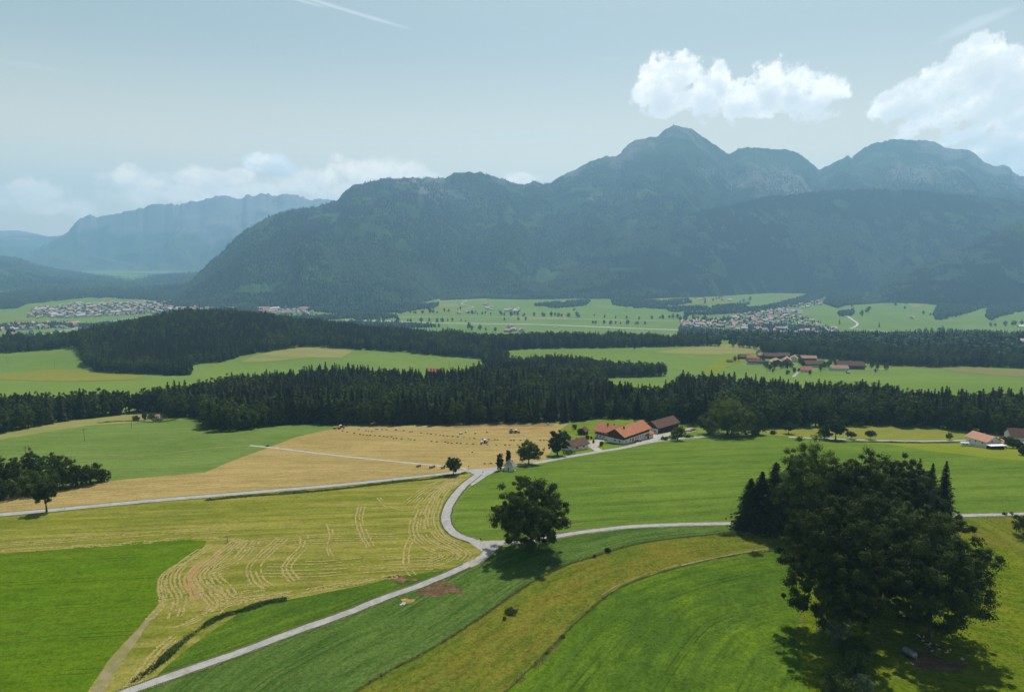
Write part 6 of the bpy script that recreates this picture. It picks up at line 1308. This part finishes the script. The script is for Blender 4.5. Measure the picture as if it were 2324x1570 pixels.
# ------------------------------------------------------------------ valley houses
def tiny_house(rm, wm, L, Wd, hw, hr):
    y = Wd/2; m = MB(); m.box(-L/2, L/2, -y, y, -1, hw); m.prism([(-y, hw+.01), (y, hw+.01), (0, hr)], -L/2+.02, L/2-.02); n0 = len(m.f)
    sl = (hr-hw)/y; oy = y+.8; m.prism([(0, hr+.1), (-oy, hw-.8*sl+.1), (-oy, hw-.8*sl+.4), (0, hr+.4), (oy, hw-.8*sl+.4), (oy, hw-.8*sl+.1)], -L/2-.8, L/2+.8)
    o = m.build('village_house', wm); o.data.materials.append(rm)
    for i, p in enumerate(o.data.polygons): p.material_index = 1 if i >= n0 else 0
    return o
V_WALL = plain_mat('village_plaster', (.37,.365,.34), .9, .1, .6)
R_V1 = plain_mat('village_tile_brown', (.34,.24,.20), .9, .2, .3); R_V2 = plain_mat('village_tile_red', (.40,.21,.16), .9, .2, .3); R_V3 = plain_mat('village_tile_grey', (.38,.37,.36), .9, .2, .3); R_V4 = plain_mat('village_tile_pale', (.48,.38,.32), .9, .15, .3)
TH = [(tiny_house(R_V1, V_WALL, 14, 11, 5.5, 9), 'white village house with a brown roof'), (tiny_house(R_V2, V_WALL, 15, 11, 5.0, 8.6), 'white village house with a reddish roof'), (tiny_house(R_V3, V_WALL, 13, 11, 5.5, 8.6), 'white village house with a grey roof'), (tiny_house(R_V4, V_WALL, 17, 12, 5.0, 8.5), 'white village house with a pale roof'), (tiny_house(R_V1, M_TIMBER2, 20, 13, 5.5, 9.5), 'long timber village barn with a brown roof')]
vh_used = set()
def vhouse(u, v, where, grp, s=1.0, k=None, ang=None):
    k = k if k is not None else int(rngf.choice(5, p=[.36, .18, .2, .16, .10])); src, lb = TH[k]; p = P1(u, v)
    if k in vh_used: o = copy_tree(src)
    else: vh_used.add(k); o = src
    s *= 1.05+.4*rngf.rand(); o.location = p; o.rotation_euler = (0, 0, ang if ang is not None else R_(rngf.choice([-12, 78])+rngf.normal()*14)); o.scale = (s, s, s*.95); tag(o, lb+' '+where, 'house', lb.replace('house', 'houses').replace('barn', 'barns').replace('a ', '').replace('with', 'with')+' '+grp)
def px_poly_pts(poly, n, mind=9.5):
    pl = np.array(poly, float); out = []; x0, y0 = pl.min(0); x1, y1 = pl.max(0); t = 0
    W_ = W(pl)[:, :2]; a0, b0_ = W_.min(0); a1, b1_ = W_.max(0)
    while len(out) < n and t < n*60:
        t += 1; x, y = a0+(a1-a0)*rngf.rand(), b0_+(b1_-b0_)*rngf.rand()
        if not inside(np.array([x]), np.array([y]), W_)[0]: continue
        if all((x-a)**2+(y-b)**2 > mind**2 for a, b in out): out.append((x, y))
    return out
def vh_world(pts, where, grp, s=1.0):
    for x, y in pts:
        d = np.array([x, y, float(H(x, y))-CAM_H]); sp_, cp_ = math.sin(PITCH), math.cos(PITCH); f = d[1]*cp_-d[2]*sp_; u = CU+d[0]/f*FPX; v = CV-(d[2]*cp_+d[1]*sp_)/f*FPX; vhouse(u, v, where, grp, s)
vh_world(px_poly_pts([(1640,752),(1645,728),(1690,712),(1760,704),(1815,706),(1830,722),(1860,738),(1895,746),(1900,756),(1800,755),(1700,752)], 165, 22), 'in the dense middle of the valley village', 'in the middle of the valley village')
vh_world(px_poly_pts([(1545,742),(1550,730),(1600,722),(1640,728),(1640,742),(1600,744)], 42, 22), 'in the left part of the valley village', 'in the left part of the valley village')
vh_world(px_poly_pts([(1740,704),(1765,686),(1810,672),(1870,676),(1900,684),(1850,694),(1815,704)], 62, 24), 'on the slope above the valley village', 'on the slope above the village')
for (cu, cv, n, where) in [(1065, 710, 4, 'by the tree row on the valley floor'), (1092, 696, 2, 'alone below the tan field on the foot slope'), (1112, 703, 5, 'in the small group right of the lane'), (1165, 705, 6, 'in the small group under the wood edge'), (1586, 679, 4, 'on the meadow below the tan field'), (1650, 682, 3, 'left of the upper village'), (1160, 742, 2, 'beside the trees at the highway'), (1175, 752, 6, 'just beyond the dark wood'), (2075, 723, 1, 'beside the grove on the right meadow'), (2245, 688, 3, 'between the woods on the right slope')]:
    for k in range(n): vhouse(cu+rngf.normal()*9, cv+rngf.normal()*2.2, where, where, 1.15)
for i, (u, v, L, Wd, h, an, l) in enumerate([(2230, 757, 62, 26, 9, -8, 'long grey roofed hall at the right end of the valley'), (2296, 776, 80, 26, 8, -10, 'longest grey hall, nearest at the right edge of the valley'), (2098, 758, 42, 20, 7, -6, 'white roofed hall beside the valley trees'), (2015, 757, 44, 22, 8, 0, 'grey industrial hall left of the white one'), (2322, 742, 40, 22, 8, -6, 'white hall cut by the right edge of the photo'), (1828, 748, 46, 18, 7, -6, 'long pale roofed hall at the near edge of the village'), (1700, 757, 40, 14, 6, -4, 'low pale hall between the trees below the village'), (1770, 760, 34, 14, 6, -4, 'low red roofed hall between the trees below the village')]):
    house('hall', P1(u, v), L, Wd, h*.6, h, an, R_SHEET if i not in (2, 4, 5, 6) else plain_mat('white_sheet_roof', (.62,.62,.60), .6, .05, .5), M_WHITE, M_WHITE, h*.5, 1, l, 'hall')
# the far town: hundreds of houses too small to single out
def town(polys, n, mind, name, label, seed):
    rng = np.random.RandomState(seed); V, F, MI = [], [], []; o = 0
    mats = [V_WALL, R_V1, R_V2, R_V3, R_V4]
    for poly, k in zip(polys, n):
        for x, y in px_poly_pts(poly, k, mind):
            z = float(H(x, y)); big = rng.rand() < .08; L, Wd, hw = (14+8*rng.rand(), 11+4*rng.rand(), 6+4*rng.rand()) if not big else (30+40*rng.rand(), 16+10*rng.rand(), 9+4*rng.rand()); hr = hw+Wd*.25; a = -.2+rng.normal()*.3+(1.57 if rng.rand() < .5 else 0); c, s = math.cos(a), math.sin(a)
            q = [(-L/2, -Wd/2, -1), (L/2, -Wd/2, -1), (L/2, Wd/2, -1), (-L/2, Wd/2, -1), (-L/2, -Wd/2, hw), (L/2, -Wd/2, hw), (L/2, Wd/2, hw), (-L/2, Wd/2, hw), (-L/2, 0, hr), (L/2, 0, hr)]
            V += [(x+p*c-r*s, y+p*s+r*c, z+h) for p, r, h in q]
            F += [[o+i for i in f] for f in ((0,1,5,4),(2,3,7,6),(1,2,6,5),(3,0,4,7),(5,6,9,9),(7,4,8,8),(4,5,9,8),(6,7,8,9))]; rm = int(rng.choice([1, 2, 3, 4], p=[.25, .42, .18, .15])); MI += [0]*6+[rm, rm]; o += 10
    F = [list(dict.fromkeys(f)) for f in F]; me = bpy.data.meshes.new(name); me.from_pydata(V, [], F)
    for m in mats: me.materials.append(m)
    me.polygons.foreach_set('material_index', MI); me.update(); ob = link(bpy.data.objects.new(name, me)); tag(ob, label, 'town', kind='stuff')
town([[(60,722),(70,702),(180,690),(330,686),(480,684),(560,690),(540,702),(400,708),(280,716),(150,722)], [(0,742),(60,734),(180,734),(170,744),(0,752)], [(560,694),(660,700),(720,704),(700,716),(600,712)], [(-150,760),(0,752),(40,748),(20,770),(-150,780)], [(160,655),(400,644),(430,648),(300,662)]], [440, 50, 60, 40, 50], 26, 'town_houses', 'hundreds of red and grey roofed houses of the far town at the left', 5)
for (u, v, L, l) in [(40, 744, 190, 'very long red roofed building at the left end of the valley'), (215, 750, 60, 'brown roofed hall peeping over the left wood')]: house('hall', P1(u, v), L, 22, 8, 12, 4, R_V2 if L > 100 else R_BROWN, M_WHITE, M_WHITE, 7, 1, l, 'hall')
# trees between the village houses
pt = []
for poly, k in [([(1640,752),(1645,728),(1690,712),(1760,704),(1830,722),(1895,746),(1900,756),(1700,752)], 220), ([(1740,704),(1765,686),(1810,672),(1900,680),(1850,694)], 150), ([(1545,742),(1550,728),(1640,726),(1640,744)], 90), ([(60,722),(70,702),(330,686),(560,690),(540,702),(280,716)], 900), ([(0,742),(180,734),(170,744),(0,752)], 60)]: pt += px_poly_pts(poly, k, 8)
pt = np.array(pt); pt = np.column_stack([pt, H(pt[:, 0], pt[:, 1])]); nv = len(pt)
o = cones('village_garden_trees', pt, 7+6*rngf.rand(nv), 3+2.5*rngf.rand(nv), np.ones(nv), .3+.5*rngf.rand(nv), M_CANOPY, 21); tag(o, 'small garden trees filling the gaps between village and town houses', 'trees', kind='stuff')

# ------------------------------------------------------------------ straw swaths and wheel tracks on the mown fields
def ribbons(lines, mat, name, label, off=.075, seed=0, gap=.35):
    rng = np.random.RandomState(seed); Vs, Fs, o = [], [], 0
    for ln_px, w, n, spread in lines:
        base = W(spline(ln_px, 8))[:, :2]; ln = dens(base, .7); t = np.gradient(ln, axis=0); t /= np.linalg.norm(t, axis=1)[:, None]+1e-9; nr = np.stack([-t[:, 1], t[:, 0]], -1)
        for k in range(n):
            d = (k-(n-1)/2)*spread; q = ln+nr*(d+.35*spread*(fbm(ln[:, 0]*.06+k*9, ln[:, 1]*.06, 2)-.5))[:, None]
            ph = fbm(ln[:, 0]*.22+k*31+seed, ln[:, 1]*.22+k*3, 3); on = ph > gap; ww = w*(.35+1.3*np.clip(ph-gap, 0, 1)*2)*.5
            L_ = q-nr*ww[:, None]; R_p = q+nr*ww[:, None]; z = lambda a: H(a[:, 0], a[:, 1])+off
            V = np.stack([np.column_stack([L_, z(L_)]), np.column_stack([R_p, z(R_p)])], 1).reshape(-1, 3); i = np.arange(len(q)-1); i = i[on[:-1] & on[1:]]
            F = np.stack([2*i, 2*i+1, 2*i+3, 2*i+2], -1); Vs.append(V); Fs.append(F+o); o += len(V)
    V = np.concatenate(Vs); F = np.concatenate(Fs); ob = np_obj(name, V, F, mat); tag(ob, label, 'straw', kind='stuff'); return ob
SW = [([(1045,1085),(988,1118),(961,1151),(946,1191),(951,1218),(981,1241),(1015,1254),(1012,1265),(980,1278)], .55, 5, 1.5),
 ([(1060,1085),(1008,1111),(988,1144),(978,1184),(995,1218),(1035,1241),(1058,1258),(1045,1272)], .5, 5, 1.4),
 ([(573,1228),(533,1271),(480,1296),(478,1312),(500,1335),(520,1358),(545,1352),(600,1345)], .6, 5, 1.5),
 ([(545,1226),(500,1262),(460,1296),(455,1315),(475,1345),(495,1370),(480,1390)], .55, 5, 1.4),
 ([(470,1240),(403,1291),(392,1324),(408,1358),(397,1401)], .5, 4, 1.3),([(440,1262),(377,1301),(366,1331),(369,1368),(340,1405)], .5, 3, 1.0),
 ([(640,1222),(590,1268),(575,1290),(585,1320),(605,1335)], .4, 4, 1.6),([(690,1215),(689,1240),(665,1265),(650,1290),(668,1318)], .4, 3, 1.6),([(820,1150),(815,1180),(826,1215),(840,1240)], .35, 3, 1.4),
 ([(745,1190),(752,1215),(745,1245),(752,1262)], .3, 2, 1.2),([(930,1140),(960,1115),(1000,1095),(1040,1080)], .35, 4, 1.6),([(935,1220),(922,1250),(922,1285),(935,1305)], .4, 2, 2.0),([(860,1130),(880,1150),(910,1160)], .3, 2, 1.5),
 ([(392,1425),(440,1408),(480,1385),(560,1362),(640,1350),(760,1330),(900,1308)], .6, 3, 1.1),([(0,1252),(150,1242),(300,1232),(430,1222),(520,1224),(560,1232)], .6, 3, 1.2),
 ([(0,1238),(200,1222),(380,1208),(520,1204)], .35, 3, 1.8),([(540,1240),(620,1230),(760,1222),(900,1222)], .3, 5, 2.2),([(600,1290),(720,1290),(860,1280),(980,1275)], .3, 6, 2.4),([(280,1585),(300,1555),(330,1520),(360,1480),(400,1445)], .6, 3, 1.4)]
def hay_rows(lines, seed):
    rng = np.random.RandomState(seed); Cs = []
    for ln_px, w, n, spread in lines:
        base = W(spline(ln_px, 8))[:, :2]; ln = dens(base, .5); t = np.gradient(ln, axis=0); t /= np.linalg.norm(t, axis=1)[:, None]+1e-9; nr = np.stack([-t[:, 1], t[:, 0]], -1)
        for k in range(n):
            d = (k-(n-1)/2)*spread; m = len(ln)*7; i = rng.randint(0, len(ln), m)
            q = ln[i]+nr[i]*(d+.4*spread*(fbm(ln[i, 0]*.06+k*9, ln[i, 1]*.06, 2)-.5)+rng.normal(size=m)*w*.30)[:, None]
            ph = fbm(ln[i, 0]*.16+k*31+seed, ln[i, 1]*.16+k*3, 3); q = q[rng.rand(m) < np.clip((ph-.33)*4.0, 0, 1)]; Cs.append(q)
    q = np.concatenate(Cs); n = len(q); z = H(q[:, 0], q[:, 1])+.065+.05*rng.rand(n)
    V, F, T = leaves(np.column_stack([q, z]), unit(rng.normal(size=(n, 3))*.10+np.array([0, 0, 1.])), .36, rng, asp=2.4)
    o = np_obj('hay_swaths', V, F, leaf_mat('cut_hay', (.22,.19,.055), (.34,.28,.105), hue=0, trans=.05), attrs={'tint': T}); tag(o, 'pale curved swaths of cut hay lying on the mown meadow', 'straw', kind='stuff'); print('hay', n)
hay_rows(SW, 1)
ribbons([([(520,1240),(470,1272),(436,1301),(430,1316),(440,1335),(450,1360)], 1.3, 3, 1.6),([(455,1345),(470,1365),(450,1385)], .8, 2, 1.2)], world_mat('red_brown_grass', (.23,.15,.06), (.30,.20,.07), .5, 2.), 'dry_grass_band', 'reddish brown dry grass along the bend of the mown meadow', .07, 4, .3)
ribbons([([(1549,1284),(1616,1269),(1683,1256),(1740,1247),(1783,1243)], .7, 2, 1.3),([(1355,1362),(1398,1333),(1440,1315),(1478,1301),(1540,1284)], .55, 2, 1.3)], M_TRACK, 'cattle_path', 'trodden cattle path beside the lower pasture fence', .075, 6, .42)
ribbons([([(775,980),(900,975),(1020,977),(1140,985),(1250,1000)], .5, 5, 4.0),([(0,1140),(200,1120),(420,1100),(700,1075),(900,1066)], .5, 6, 4.0),([(700,1020),(850,1012),(1000,1015),(1150,1030)], .5, 7, 4.5)], world_mat('stubble_line', (.40,.31,.13), (.46,.36,.16), .3, 2.), 'stubble_lines', 'faint driving lines across the hay field', .08, 8, .45)
ribbons([([(1028,967),(1100,965),(1180,964),(1255,963)], 1.2, 5, 3.2)], world_mat('raked_row', (.12,.075,.035), (.17,.11,.05), .4, 3.), 'hay_windrows', 'dark raked windrows at the back of the hay field', .14, 9, .25)
ribbons([([(1450,1180),(1300,1190),(1180,1205)], .35, 3, 6.0)], M_TRACK, 'wheel_marks', 'faint wheel marks in the big green meadow', .08, 12, .5)
